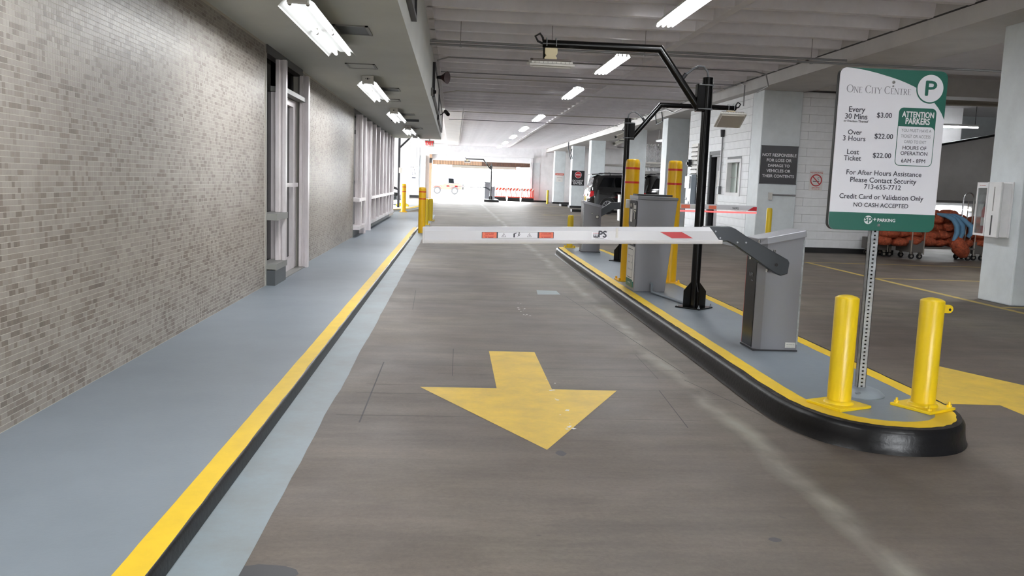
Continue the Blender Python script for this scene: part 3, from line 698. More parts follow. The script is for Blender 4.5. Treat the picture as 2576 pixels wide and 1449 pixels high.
# serif capitals for the title
def serif(ch, x, z, h, mb):
    th, tk = h * .035, h * .12
    def bar(ax, az, bx, bz, w):
        a, c = Vector((ax, az)), Vector((bx, bz)); d = (c - a).normalized(); s = Vector((-d.y, d.x)) * w / 2
        mb.add([(p[0], PY - .0013, p[1]) for p in [L(x + q.x, z + q.y) for q in (a - s, c - s, c + s, a + s)]], [(0, 1, 2, 3)])
    def foot(cx, cz, w): bar(cx - w / 2, cz, cx + w / 2, cz, th * 1.3)
    def bow(cx, cz, rx, rz, a0, a1, n=18):
        for i in range(n):
            a, c = a0 + (a1 - a0) * i / n, a0 + (a1 - a0) * (i + 1) / n
            w = th + (tk - th) * abs(math.cos((a + c) / 2)) ** 1.5
            bar(cx + rx * math.cos(a), cz + rz * math.sin(a), cx + rx * math.cos(c), cz + rz * math.sin(c), w)
    if ch == 'O': bow(.45 * h, .5 * h, .4 * h, .48 * h, 0, 2 * PI, 26); return .95 * h
    if ch == 'C': bow(.45 * h, .5 * h, .38 * h, .48 * h, .7, 2 * PI - .7, 22); bar(.74 * h, .8 * h, .74 * h, .98 * h, th); return .85 * h
    if ch == 'N': bar(.14 * h, 0, .14 * h, h, th * 1.5); bar(.12 * h, h, .74 * h, 0, tk); bar(.74 * h, 0, .74 * h, h, th * 1.5); foot(.14 * h, .02 * h, .22 * h); foot(.74 * h, h * .98, .22 * h); foot(.08 * h, .98 * h, .16 * h); return .9 * h
    if ch == 'E': bar(.18 * h, 0, .18 * h, h, tk); bar(.06 * h, .02 * h, .6 * h, .02 * h, th); bar(.06 * h, .98 * h, .58 * h, .98 * h, th); bar(.18 * h, .52 * h, .48 * h, .52 * h, th); bar(.6 * h, 0, .6 * h, .18 * h, th); bar(.57 * h, .84 * h, .57 * h, h, th); return .68 * h
    if ch == 'I': bar(.16 * h, 0, .16 * h, h, tk); foot(.16 * h, .02 * h, .28 * h); foot(.16 * h, .98 * h, .28 * h); return .36 * h
    if ch == 'T': bar(.36 * h, 0, .36 * h, h, tk); bar(.04 * h, .98 * h, .68 * h, .98 * h, th); bar(.05 * h, .84 * h, .05 * h, h, th); bar(.67 * h, .84 * h, .67 * h, h, th); foot(.36 * h, .02 * h, .28 * h); return .74 * h
    if ch == 'Y': bar(.36 * h, 0, .36 * h, .48 * h, tk); bar(.06 * h, h, .36 * h, .46 * h, tk); bar(.68 * h, h, .36 * h, .46 * h, th * 1.4); foot(.36 * h, .02 * h, .28 * h); foot(.08 * h, .98 * h, .24 * h); foot(.66 * h, .98 * h, .2 * h); return .74 * h
    if ch == 'R': bar(.18 * h, 0, .18 * h, h, tk); bow(.24 * h, .74 * h, .3 * h, .25 * h, -PI / 2, PI / 2, 12); bar(.3 * h, .5 * h, .68 * h, 0, tk); foot(.18 * h, .02 * h, .28 * h); foot(.16 * h, .98 * h, .24 * h); return .74 * h
    return .36 * h
mb = MB(); words_ = [('O', 1), ('N', 0), ('E', 0), (' ', 1), ('C', 1), ('I', 0), ('T', 0), ('Y', 0), (' ', 1), ('C', 1), ('E', 0), ('N', 0), ('T', 0), ('R', 0), ('E', 0)]
hb = .048; tot = 0
for ch, big in words_: tot += serif(ch, 0, 0, hb if big else hb * .76, MB())
kx = .416 / tot; px = 2.419
for ch, big in words_: px += serif(ch, px, 2.084, hb * kx if big else hb * .76 * kx, mb)
mb.build('lettering', 'inkgrey', panel, smooth=False)
for bx, bz, r in ((2.717, 2.157, .011), (2.715, 2.133, .006), (2.701, 1.266, .011)):
    MB().cyl((bx - SX, PY - .006, bz - SZ), (bx - SX, PY, bz - SZ), r * .7, r, 12).build('bolt', 'chrome', panel)
mb = MB()
zp = .02; pw = .026
while zp < 2.05:
    for sx in (-1, 1): mb.box((sx * pw - (.008 if sx > 0 else 0), -.022, zp), (sx * pw + (0 if sx > 0 else .008), -.018, zp + .0254))
    mb.box((-pw + .008, -.022, zp), (pw - .008, -.018, zp + .008)); mb.box((-pw + .008, -.022, zp + .0174), (pw - .008, -.018, zp + .0254))
    mb.box((-pw + .008, -.022, zp + .008), (-.007, -.018, zp + .0174)); mb.box((.007, -.022, zp + .008), (pw - .008, -.018, zp + .0174)); zp += .0254
mb.box((-pw, -.022, .0), (-pw + .003, .022, 2.05)); mb.box((pw - .003, -.022, 0), (pw, .022, 2.05)); mb.box((-pw, .018, 0), (pw, .022, 2.05)); mb.box((-pw, -.022, 0), (pw, -.018, .02))
mb.build('post', 'galv', sg, smooth=False)
MB().box((-pw + .004, -.017, .0), (pw - .004, .017, 2.04)).build('post_core', 'black', sg, smooth=False)
MB().lathe([(.155, .0), (.155, .006), (.13, .03), (.09, .045), (.03, .05)], (0, 0, 0), 36).build('base_dome', 'walk', sg)
MB().lathe([(.02, .0), (.02, .008), (.012, .012)], (-.06, -.1, .026), 12).build('anchor_bolt', 'walk', sg)

# --- front bollards on base plates
def plate_bollard(loc, label, rz, lug, bolts):
    t = thing('bollard', label, 'bollard', loc, 0)
    MB().lathe([(.071, .0), (.071, .662), (.069, .666), (.055, .674), (.03, .681), (.005, .684)], (0, 0, .01), 32).build('post', 'bollardp', t)
    s = .135
    MB().cbox((0, 0, .009), (.27, .27, .018), (0, 0, rz)).build('base_plate', 'bollardp', t, bevel=.003)
    MB().lathe([(.09, 0), (.084, .012), (.071, .02)], (0, 0, .018), 24).build('weld', 'bollardp', t)
    if lug:
        MB().prism([(.06, .6)] + arc(.108, .625, .026, -PI / 2, PI / 2, 10) + [(.06, .651)], 'y', -.006, .006).build('lug', 'bollardp', t, bevel=.002)
        MB().cyl((.112, -.0075, .622), (.112, .0075, .622), .008, n=12).build('lug_hole', 'blackbase', t)
    if bolts:
        for sx, sy in ((-1, -1), (1, -1), (1, 1), (-1, 1)):
            p = Matrix.Rotation(rz, 3, 'Z') @ Vector((sx * .108, sy * .108, .018))
            MB().lathe([(.016, 0), (.016, .014), (.008, .014), (.007, .032), (.003, .034)], p, 8).build('anchor_bolt', 'bollardp', t)
    return t
plate_bollard((2.425, 5.04, ZI), 'yellow front bollard on a plain base plate left of the sign post', .42, False, False)
plate_bollard((2.957, 5.02, ZI), 'yellow front bollard with a lug and bolted base plate at the island nose', .5, True, True)

# --- barrier gates
def make_gate(label, loc, mirror=False, lit=False):
    t = thing('barrier_gate', label, 'gate', loc)
    # local: x 0..0.36 across the island, y 0..0.31 deep (0 = front), z up
    s = -1 if mirror else 1
    def X(v): return v if not mirror else .36 - v
    prof = [(X(.0), 0), (X(.36), 0), (X(.36), .965), (X(0), .86)]
    body = [(.0, .045), (.055, .0), (.36, 0), (.36, .31), (0, .31)]
    mb = MB(); pts0 = [(X(a), c, .0) for a, c in body]; pts1 = [(X(a), c, .87 + (a / .36) * .075) for a, c in body]; n = 5
    mb.add(pts0 + pts1, [(i, (i + 1) % n, n + (i + 1) % n, n + i) for i in range(n)] + [(4, 3, 2, 1, 0), (5, 6, 7, 8, 9)])
    cab = mb.build('cabinet', 'cab', t, smooth=False)
    lid0 = [(X(a), c, .868 + (a / .36) * .078) for a, c in ((-.012, .04), (.05, -.012), (.372, -.012), (.372, .322), (-.012, .322))]
    lid1 = [(p[0], p[1] + (.02 if k in (1, 2) else 0), p[2] + .055) for k, p in enumerate(lid0)]
    MB().add(lid0 + lid1, [(i, (i + 1) % n, n + (i + 1) % n, n + i) for i in range(n)] + [(4, 3, 2, 1, 0), (5, 6, 7, 8, 9)]).build('lid', 'cab', t, bevel=.006, smooth=False)
    sx0, sx1 = sorted((X(-.004), X(.004)))
    MB().box((sx0, .06, .02), (sx1, .3, .86)).build('side_panel', 'black', t, bevel=.002)
    MB().box((X(.003) - .004, .302, .02), (X(.003) + .004, .312, .86)).build('red_edge', 'stripe', t)
    MB().box((min(X(.35), X(.363)), -.003, .06), (max(X(.35), X(.363)), .006, .92)).build('edge_trim', 'galv', t)
    MB().box((min(X(-.01), X(.365)), -.005, -.0), (max(X(-.01), X(.365)), .315, .012)).build('base_strip', 'dark', t)
    return t, X
g1, GX = make_gate('grey barrier gate with its white boom lowered across the near lane', (2.5, 6.77, ZI))
sp_ = MB().box((.26, -.004, .03), (.345, -.001, .075)).build('maker_plate', 'panelw', g1)
print_line((4, 6, 3), 'inkgrey', sp_, (.303, -.0045, .057), '-y', .066); print_line((5, 3, 6), 'inkgrey', sp_, (.303, -.0045, .037), '-y', .066)
txt('WPS', 'inkgrey', g1, (-.0055, .17, .60), '-x', width=.085, bold=.02); print_line((1, 1, 1), 'inkgrey', g1, (-.0055, .14, .565), '-x', .045)
# boom + arm, local frame offset from (2.5,6.77,.15)
def gl(x, z): return (x - 2.5, z - ZI)
arm = [(1.96, 1.165), (2.165, 1.172), (2.21, 1.155), (2.30, 1.10), (2.65, .925), (2.664, .90), (2.655, .812), (2.60, .795), (2.56, .81), (2.31, .965), (2.2, 1.035), (2.15, 1.055), (1.96, 1.03)]
ao = MB().prism([gl(*p) for p in arm], 'y', -.205, -.125).build('arm_bracket', 'armgrey', g1, bevel=.006)
MB().cyl((.06, -.125, .765), (.06, 0.0, .765), .04, n=20).build('hub', 'dark', g1)
for bx, bz in ((2.05, 1.13), (2.09, 1.08), (2.23, 1.05), (2.30, 1.05)):
    q = gl(bx, bz); MB().cyl((q[0], -.213, q[1]), (q[0], -.205, q[1]), .0065, n=10).build('bolt', 'galv', ao)
q = gl(2.558, .881); MB().cyl((q[0], -.2065, q[1]), (q[0], -.204, q[1]), .013, n=14).build('bolt_hole', 'blackbase', ao)
for bx, bz in ((2.42, 1.06), (2.55, .985), (2.36, .93), (2.5, .83)):
    q = gl(bx, bz); MB().cyl((q[0], -.165, q[1] - .012), (q[0], -.165, q[1] + .012), .011, n=8).build('nut', 'chrome', ao)
def tilt(poly, x): return poly
def boom_mesh(xl, xr, zl, zr, prof, cutr=0.0, y0=0):
    # prof = list of (y, z) above the boom's lower edge; right end slanted by cutr
    top = max(p[1] for p in prof)
    ra_ = [(xl, y0 + p[0], zl + p[1]) for p in prof]; rb_ = [(xr - cutr * p[1] / top, y0 + p[0], zr + p[1]) for p in prof]
    return MB().loft([ra_, rb_])
up = [(-.028, .03), (-.03, .098), (-.012, .128), (.02, .128), (.024, .03)]
lo_ = [(-.03, 0), (-.034, .006), (-.034, .03), (.028, .03), (.028, 0)]
by = 6.525 - 6.77
bo = boom_mesh(-.222 - 2.5, 2.085 - 2.5, .966 - ZI, 1.036 - ZI, up, .10, by).build('boom', 'boom', g1, smooth=False)
boom_mesh(-.222 - 2.5, 2.09 - 2.5, .966 - ZI, 1.036 - ZI, lo_, .0, by).build('rubber_edge', 'boomlow', bo, bevel=.003)
MB().box((-.226 - 2.5, by - .036, .968 - ZI), (-.212 - 2.5, by + .03, 1.092 - ZI)).build('end_cap', 'boomlow', bo, bevel=.004)
def on_boom(x): return .966 + (x + .222) * .070 / 2.31          # lower edge height
fy = by - .0315
def bpoly(name, pts, mt, parent, dy=0.0):
    return MB().add([(a - 2.5, fy - dy, on_boom(a) + c - ZI) for a, c in pts], [tuple(range(len(pts)))]).build(name, mt, parent, smooth=False)
lab = bpoly('warning_label', [(.222, .043), (.772, .043), (.772, .091), (.222, .091)], 'ink', bo)
bpoly('label_field', [(.345, .045), (.648, .045), (.648, .089), (.345, .089)], 'signw', lab, .0006)
for a, c in ((.226, .335), (.66, .768)):
    bpoly('label_field', [(a, .0455), (c, .0455), (c, .0885), (a, .0885)], 'orange', lab, .0006)
for k, t in enumerate(('aaaaaa aaaa', 'aaa aaaaa', 'aaaaaaa aaaaaa', 'aa aaaaa')):
    print_line(tuple(len(q) for q in t.split()), 'inkred', lab, (.28 - 2.5, fy - .0008, on_boom(.28) + .0795 - .0105 * k - ZI), '-y', .04 + .0028 * len(t))
for k, t in enumerate(('aaaaaaaa aaaa', 'aa aaaaaaaaaaa', 'aa aaaaaaaaaaa', 'aa aaaaaaaa')):
    print_line(tuple(len(q) for q in t.split()), 'inkred', lab, (.714 - 2.5, fy - .0008, on_boom(.714) + .0795 - .0105 * k - ZI), '-y', .04 + .0028 * len(t))
for cx_ in (.39, .585):
    bpoly('warning_triangle', [(cx_ - .018, .052), (cx_ + .018, .052), (cx_, .083)], 'inkgrey', lab, .0009)
    bpoly('warning_triangle', [(cx_ - .013, .0545), (cx_ + .013, .0545), (cx_, .078)], 'signw', lab, .0012)
    bpoly('warning_mark', [(cx_ - .0015, .058), (cx_ + .0015, .058), (cx_ + .0015, .071), (cx_ - .0015, .071)], 'ink', lab, .0015)
bpoly('pictogram', [(.463, .05), (.475, .05), (.475, .076), (.489, .082), (.488, .085), (.463, .079)], 'ink', lab, .0009)
bpoly('pictogram', [(.49, .05), (.502, .06), (.512, .062), (.507, .07), (.518, .074), (.517, .077), (.505, .075), (.499, .079), (.496, .077), (.503, .069), (.5, .063)], 'ink', lab, .0009)
bpoly('pictogram', [(.507 + .005 * math.cos(a), .083 + .005 * math.sin(a)) for a in [2 * PI * i / 10 for i in range(10)]], 'ink', lab, .0009)
lp = bpoly('maker_label', [(1.064, .037), (1.19, .037), (1.19, .092), (1.064, .092)], 'signw', bo)
txt('PS', 'ink', lp, (1.148 - 2.5, fy - .0008, on_boom(1.148) + .052 - ZI), '-y', width=.06, bold=.05)
wmb = MB()
for k in range(3): wmb.add([(1.078 + .016 * k - 2.5 + a, fy - .0008, on_boom(1.09) + .05 + c - ZI) for a, c in ((0, 0), (.006, 0), (.006, .024), (0, .024))], [(0, 1, 2, 3)])
wmb.add([(1.078 - 2.5, fy - .0008, on_boom(1.09) + .05 - ZI), (1.116 - 2.5, fy - .0008, on_boom(1.09) + .05 - ZI), (1.116 - 2.5, fy - .0008, on_boom(1.09) + .058 - ZI), (1.078 - 2.5, fy - .0008, on_boom(1.09) + .058 - ZI)], [(0, 1, 2, 3)]); wmb.build('lettering', 'ink', lp, smooth=False)
for k in range(3): bpoly('logo_dot', [(1.081 + .016 * k + .0035 * math.cos(a), .083 + .0035 * math.sin(a)) for a in [2 * PI * i / 8 for i in range(8)]], 'red', lp, .0009)
print_line((7, 7), 'inkgrey', lp, (1.127 - 2.5, fy - .0008, on_boom(1.127) + .041 - ZI), '-y', .07)
bpoly('red_marker', [(1.592, .094), (1.763, .094), (1.855, .045), (1.69, .045)], 'red', bo)
tp = MB().box((1.25 - 2.5, by - .033, on_boom(1.25) + .05 - ZI), (1.268 - 2.5, by - .0292, on_boom(1.25) + .125 - ZI)).build('tape', 'panelw', bo)

g2, _ = make_gate('grey barrier gate at the far end of the island with a red lit boom', (2.535, 16.6, ZI), mirror=True, lit=True)
for bx, bz, r in ((.17, .76, .016), (.275, .695, .038)):
    MB().cyl((bx, -.012, bz), (bx, 0, bz), r, n=18).build('lock', 'dark', g2)
    MB().cyl((bx, -.016, bz), (bx, -.012, bz), r * .72, n=18).build('lock_face', 'panelw', g2)
ao2 = MB().prism([(.30, .70), (.34, .79), (.6, .98), (.95, 1.0), (1.1, .99), (1.1, .88), (.9, .86), (.66, .84), (.42, .69), (.36, .66)], 'y', .36, .44).build('arm_bracket', 'armgrey', g2, bevel=.006)
MB().cyl((.33, .31, .74), (.33, .36, .74), .05, n=16).build('hub', 'dark', g2)
bo2 = boom_mesh(1.06, 3.57, .875, .885, up, 0, .36).build('boom', 'boom', g2, bevel=.003)
boom_mesh(1.06, 3.57, .845, .855, [(-.03, 0), (-.03, .03), (.02, .03), (.02, 0)], 0, .36).build('light_strip', 'redled', bo2)
def b2(name, pts, mt): return MB().add([(a, .36 - .0315, .9 + c) for a, c in pts], [tuple(range(len(pts)))]).build(name, mt, bo2, smooth=False)
b2('warning_label', [(2.02, .02), (2.2, .02), (2.2, .09), (2.02, .09)], 'orange'); b2('warning_label', [(2.22, .02), (2.38, .02), (2.38, .09), (2.22, .09)], 'panelw'); b2('warning_label', [(2.58, .02), (2.74, .02), (2.74, .09), (2.58, .09)], 'orange')
txt('WPS', 'ink', bo2, (3.13, .36 - .033, .925), '-y', width=.13, bold=.02)
b2('red_marker', [(3.38, .01), (3.57, .01), (3.57, .09), (3.5, .09)], 'red')

# --- pay station (kiosk)
ks = thing('pay_station', 'tall grey pay station with card slots facing the left lane', 'pay station', (2.29, 10.53, ZI))
MB().add([(0, 0, 0), (.395, 0, 0), (.395, .5, 0), (0, .5, 0), (0, 0, 1.15), (.495, 0, 1.15), (.495, .5, 1.15), (0, .5, 1.15)], [(0, 3, 2, 1), (4, 5, 6, 7), (0, 1, 5, 4), (1, 2, 6, 5), (2, 3, 7, 6), (3, 0, 4, 7)]).build('cabinet', 'cab', ks, bevel=.004)
MB().prism([(-.005, 1.15), (.502, 1.15), (.502, 1.185), (-.005, 1.195)], 'y', -.01, .51).build('top_cap', 'cab2', ks, bevel=.004)
MB().box((.03, .2, 1.19), (.48, .49, 1.215)).build('top_plate', 'dark', ks, bevel=.004)
fpn = MB().prism(rrect(.03, .80, .47, 1.13, .05), 'x', -.012, 0).build('fascia', 'dark', ks, bevel=.003)
MB().box((-.016, .13, .98), (-.012, .27, 1.10)).build('screen', 'glass', fpn)
MB().box((-.018, .24, .86), (-.012, .36, 1.02)).build('keypad_label', 'panelw', fpn)
for a, c, z0_, z1_, mt in ((.05, .14, 1.03, 1.075, 'panelw'), (.05, .11, .9, .985, 'black'), (.3, .37, 1.05, 1.09, 'panelb'), (.05, .12, 1.0, 1.015, 'chrome')):
    MB().box((-.02, a, z0_), (-.012, c, z1_)).build('card_slot', mt, fpn)
lw = MB().box((-.01, .05, .56), (0, .46, .79)).build('printer_bay', 'dark', ks, bevel=.004)
MB().box((-.022, .32, .62), (-.01, .36, .77)).build('ticket_slot', 'chrome', lw); MB().box((-.022, .15, .58), (-.01, .24, .63)).build('ticket_chute', 'alu', lw); MB().box((-.022, .16, .68), (-.01, .19, .76)).build('ticket_slot', 'chrome', lw)
MB().box((-.06, .44, 1.03), (0, .49, 1.14)).build('intercom', 'panelw', ks, bevel=.006)
pb = MB().box((-.012, .055, .115), (0, .455, .55)).build('price_board', 'panelw', ks)
MB().box((-.0135, .06, .04), (0, .455, .135)).build('green_band', 'green', ks)
MB().prism(rrect(.09, .15, .42, .52, .04), 'x', -.0128, -.012).build('board_border', 'ink', pb); MB().prism(rrect(.098, .158, .412, .512, .034), 'x', -.0134, -.012).build('board_field', 'panelw', pb)
for t, y_, z_, w_ in (('Every 30 Mins', .3, .425, .15), ('or Fraction Thereof', .3, .405, .11), ('$3.00', .145, .425, .06), ('Over 3 Hours', .3, .34, .14), ('$22.00', .145, .34, .07), ('Lost Ticket', .3, .25, .13), ('$22.00', .145, .25, .07)):
    txt(t, 'ink', pb, (-.0138, y_, z_), '-x', width=w_)
txt('sp+ PARKING', 'inkwhite', ks, (-.015, .25, .08), '-x', width=.16)
mb = MB().tube([(2.5, 10.505, ZI + .1), (2.5, 10.48, ZI + .115), (2.5, 10.44, ZI + .10), (2.49, 10.40, ZI + .04), (2.48, 10.34, ZI + .02), (2.56, 9.9, ZI + .018), (2.64, 9.4, ZI + .018)], .016, 8)
tag(mb.build('cable_conduit', 'walk'), 'blue grey painted conduit running along the island from pay station to black post', 'conduit')

# --- tall striped bollards
def sleeve_bollard(loc, h, r, label, stripes=True, mt='bollard', plate=None, group=None):
    t = thing('bollard', label, 'bollard', loc, 0, group)
    MB().lathe([(r, 0), (r, h - .07), (r * .985, h - .045), (r * .92, h - .02), (r * .78, h - .004), (r * .4, h), (.002, h)], (0, 0, 0), 28).build('sleeve', mt, t)
    if stripes:
        for z_ in (h - .14, h - .33):
            MB().lathe([(r + .0012, 0), (r + .0012, .028)], (0, 0, z_), 28).build('stripe', 'stripe', t)
    if plate:
        MB().cbox((0, 0, .008), (plate, plate, .016)).build('base_plate', mt, t)
        for sx, sy in ((-1, -1), (1, -1), (1, 1), (-1, 1)): MB().lathe([(.014, 0), (.014, .03), (.004, .034)], (sx * plate * .42, sy * plate * .42, .016), 8).build('anchor_bolt', mt, t)
    return t
sleeve_bollard((2.445, 11.72, ZI), 1.68, .098, 'tall yellow bollard with red stripes behind the left side of pay station', plate=.30)
sleeve_bollard((3.02, 11.65, ZI), 1.68, .098, 'tall yellow bollard with red stripes behind the right side of pay station', plate=.26)
sleeve_bollard((2.43, 17.6, ZI), .68, .062, 'short plain yellow bollard at the far end of the island', False, 'bollardo', plate=.22)
sleeve_bollard((-.84, 23.4, 0.0), 1.24, .098, 'tall yellow striped bollard standing beside the walkway curb end')
sleeve_bollard((-.86, 27.6, 0), .84, .075, 'nearer of two short plain yellow bollards behind the walkway bollard', False, 'bollardo', plate=.26)
sleeve_bollard((-.80, 30.6, 0), .78, .08, 'farther of two short plain yellow bollards behind the walkway bollard', False, 'bollardo', plate=.3)
sleeve_bollard((-2.04, 35.5, ZW), 1.16, .098, 'tall yellow striped bollard at the far end of the walkway by dark car', plate=.3)
sleeve_bollard((7.0, 18.6, 0), 1.1, .062, 'plain yellow bollard in front of the white block wall', False, 'bollardo')
sleeve_bollard((6.85, 62.5, 0), 1.0, .08, 'distant small yellow bollard beside the row of columns', False, 'bollardo')
tag(MB().prism([(-2.75, 0), (-2.15, 0), (-2.15, .2), (-2.3, .28), (-2.6, .28), (-2.75, .2)], 'y', 41.6, 41.9).build('wheel_stop', 'yellow', bevel=.02), 'yellow wheel stop block in front of the dark grey car', 'wheel stop')

# --- reader gantries
def make_gantry(label, loc, k, pole_h, elbow, end_x, z_arm, r=.046, panel_tilt=.35, drop=.26, below=False):
    """k = +1 arm to the left (-x), -1 arm to the right"""
    t = thing('reader_gantry', label, 'gantry', loc)
    MB().cyl((0, 0, .016), (0, 0, pole_h - .3), r, n=20).build('pole', 'black', t)
    MB().cyl((0, 0, pole_h - .34), (0, 0, pole_h), r * 1.15, n=20).build('pole_sleeve', 'black', t)
    cl = MB().box((-.075 * k - .045, -.05, pole_h - .36), (-.075 * k + .045, .05, pole_h - .07)).build('clamp', 'black', t, bevel=.008)
    for zz in (pole_h - .09, pole_h - .34): MB().lathe([(r * 1.3, 0), (r * 1.3, .014)], (0, 0, zz), 18).cyl((0, -.06, zz + .007), (.09 * k * -1.2, -.06, zz + .007), .006).build('band', 'hose', cl)
    a = (-.09 * k, 0, pole_h - .32); e_ = (-elbow * k, 0, z_arm); f_ = (-end_x * k, 0, z_arm)
    def sq(p, q, s, mb):
        p, q = Vector(p), Vector(q); d = (q - p).normalized(); w = Vector((0, 1, 0)); u = d.cross(w)
        ring = lambda c: [c + s * (sx * u + sy * w) for sx, sy in ((-1, -1), (1, -1), (1, 1), (-1, 1))]
        return mb.loft([ring(p), ring(q)])
    d1_ = (Vector(e_) - Vector(a)).normalized()
    rings = []; dh = Vector((-k, 0, 0)); wv_ = Vector((0, 1, 0)); ra2 = r * .82
    for c, n_, sc in ((Vector(a), d1_, 1.0), (Vector(e_), (d1_ + dh).normalized(), 1 / (d1_ + dh).normalized().dot(dh)), (Vector(f_), dh, 1.0)):
        u = n_.cross(wv_).normalized()
        rings.append([c + ra2 * (math.cos(2 * PI * i / 20) * u * sc + math.sin(2 * PI * i / 20) * wv_) for i in range(20)])
    MB().loft(rings).build('arm', 'black', t)
    # flexible conduit from pole top to the sloping arm
    p1 = Vector((0, 0, pole_h)); p2 = Vector(a).lerp(Vector(e_), .42) + Vector((0, 0, r))
    cp = [p1, p1 + Vector((-.01 * k, 0, .06)), p1 + Vector((-.05 * k, 0, .11)), p1 + Vector((-.11 * k, 0, .115)), p1 + Vector((-.17 * k, 0, .085)), p2 + Vector((.02 * k, 0, .03)), p2]
    MB().tube(cp, .013, 8).build('flexible_conduit', 'hose', t)
    MB().cyl(p2 + Vector((.035 * k, 0, .05)), p2, .022, n=10).build('conduit_fitting', 'dark', t)
    # base plate and gussets
    MB().cbox((0, 0, .008), (.30, .30, .016), (0, 0, .785)).build('base_plate', 'black', t, bevel=.003)
    for k2 in range(4):
        c_, s_ = math.cos(k2 * PI / 2 + .0), math.sin(k2 * PI / 2 + .0)
        g = [(0, .016), (.125, .016), (.125, .19), (.045, .29), (0, .29)]
        mb = MB(); n_ = len(g); th = .006
        mb.add([(q * c_ - th * s_, q * s_ + th * c_, z_) for q, z_ in g] + [(q * c_ + th * s_, q * s_ - th * c_, z_) for q, z_ in g], [(i, (i + 1) % n_, n_ + (i + 1) % n_, n_ + i) for i in range(n_)] + [tuple(range(n_ - 1, -1, -1)), tuple(range(n_, 2 * n_))])
        mb.build('gusset', 'black', t, smooth=False)
        pc = (.185 * c_, .185 * s_, .016); MB().lathe([(.014, 0), (.014, .012), (.007, .012), (.006, .034)], pc, 8).build('anchor_bolt', 'galv', t)
    # hanging reader panel
    hx = -(end_x - .09) * k
    for dx in (-.05, .05): MB().tube([(hx + dx, -r - .004, z_arm + .02 - drop * .2), (hx + dx, -r - .004, z_arm + r), (hx + dx, 0, z_arm + r + .012), (hx + dx, r + .004, z_arm + r), (hx + dx, r + .004, z_arm - drop * .2)], .005, 6).build('u_bolt', 'galv', t)
    hb_ = z_arm - r
    poly = [(hx - .066, hb_), (hx + .066, hb_), (hx + .066, hb_ - .06), (hx + .045, hb_ - .078), (hx + .062, hb_ - .098), (hx + .06, hb_ - .13), (hx - .07, hb_ - .13), (hx - .07, hb_ - .1), (hx - .05, hb_ - .078), (hx - .066, hb_ - .06)]
    MB().prism(poly, 'y', -.05, -.03).prism(poly, 'y', .03, .05).build('bracket', 'cream', t, bevel=.002)
    pc = Vector((hx + (.0 if not below else .0), .0, hb_ - .14))
    pa = bpy.data.objects.new('reader_panel', None)
    def rot(p): return pc + Euler((panel_tilt, 0, 0)).to_matrix() @ Vector(p)
    def slab(sx, sy, z0_, z1_, name, mt, parent, bv=.006):
        vs = [rot((x_ * sx / 2, y_ * sy / 2, z_)) for z_ in (z0_, z1_) for x_, y_ in ((-1, -1), (1, -1), (1, 1), (-1, 1))]
        return MB().add(vs, [(0, 3, 2, 1), (4, 5, 6, 7), (0, 1, 5, 4), (1, 2, 6, 5), (2, 3, 7, 6), (3, 0, 4, 7)]).build(name, mt, parent, bevel=bv)
    bpy.data.objects.remove(pa)
    pn = slab(.47, .40, -.034, -.012, 'reader_panel', 'panelw', t)
    slab(.43, .38, -.012, .012, 'panel_rim', 'panelw', pn)
    slab(.40, .35, .012, .034, 'panel_back', 'panelt', pn)
    slab(.40, .35, -.056, -.034, 'panel_front', 'panelb' if below else 'panelw', pn)
    for i in range(9):
        vs0 = rot((-.18 + .045 * i, -.191, .0)); MB().cbox(vs0, (.003, .004, .018), (panel_tilt, 0, 0)).build('clip', 'dark', pn)
    ed = -end_x * k
    MB().tube([(ed, 0, z_arm), (ed - .05 * k, 0, z_arm + .02), (ed - .08 * k, 0, z_arm + .07), (ed - .03 * k, 0, z_arm + .10), (ed + .0 * k, 0, z_arm + .06), (ed + .02 * k, 0, z_arm - .03), (ed + .025 * k, .03, z_arm - .17)], .012, 8).build('cable', 'rubber', t)
    return t
make_gantry('black post with an arm holding a white reader panel over the near lane', (2.685, 9.2, ZI), 1, 2.49, .54, 1.795, 2.765, .05, .15)
make_gantry('black post behind left bollard with its reader arm over the right lane', (2.96, 14.8, ZI), -1, 2.47, .56, 1.88, 2.72, .05, -.55, below=True)
make_gantry('distant black post and reader arm beside the daylight exit', (2.72, 63.2, ZI), 1, 2.55, .62, 1.88, 2.9, .05, .28)

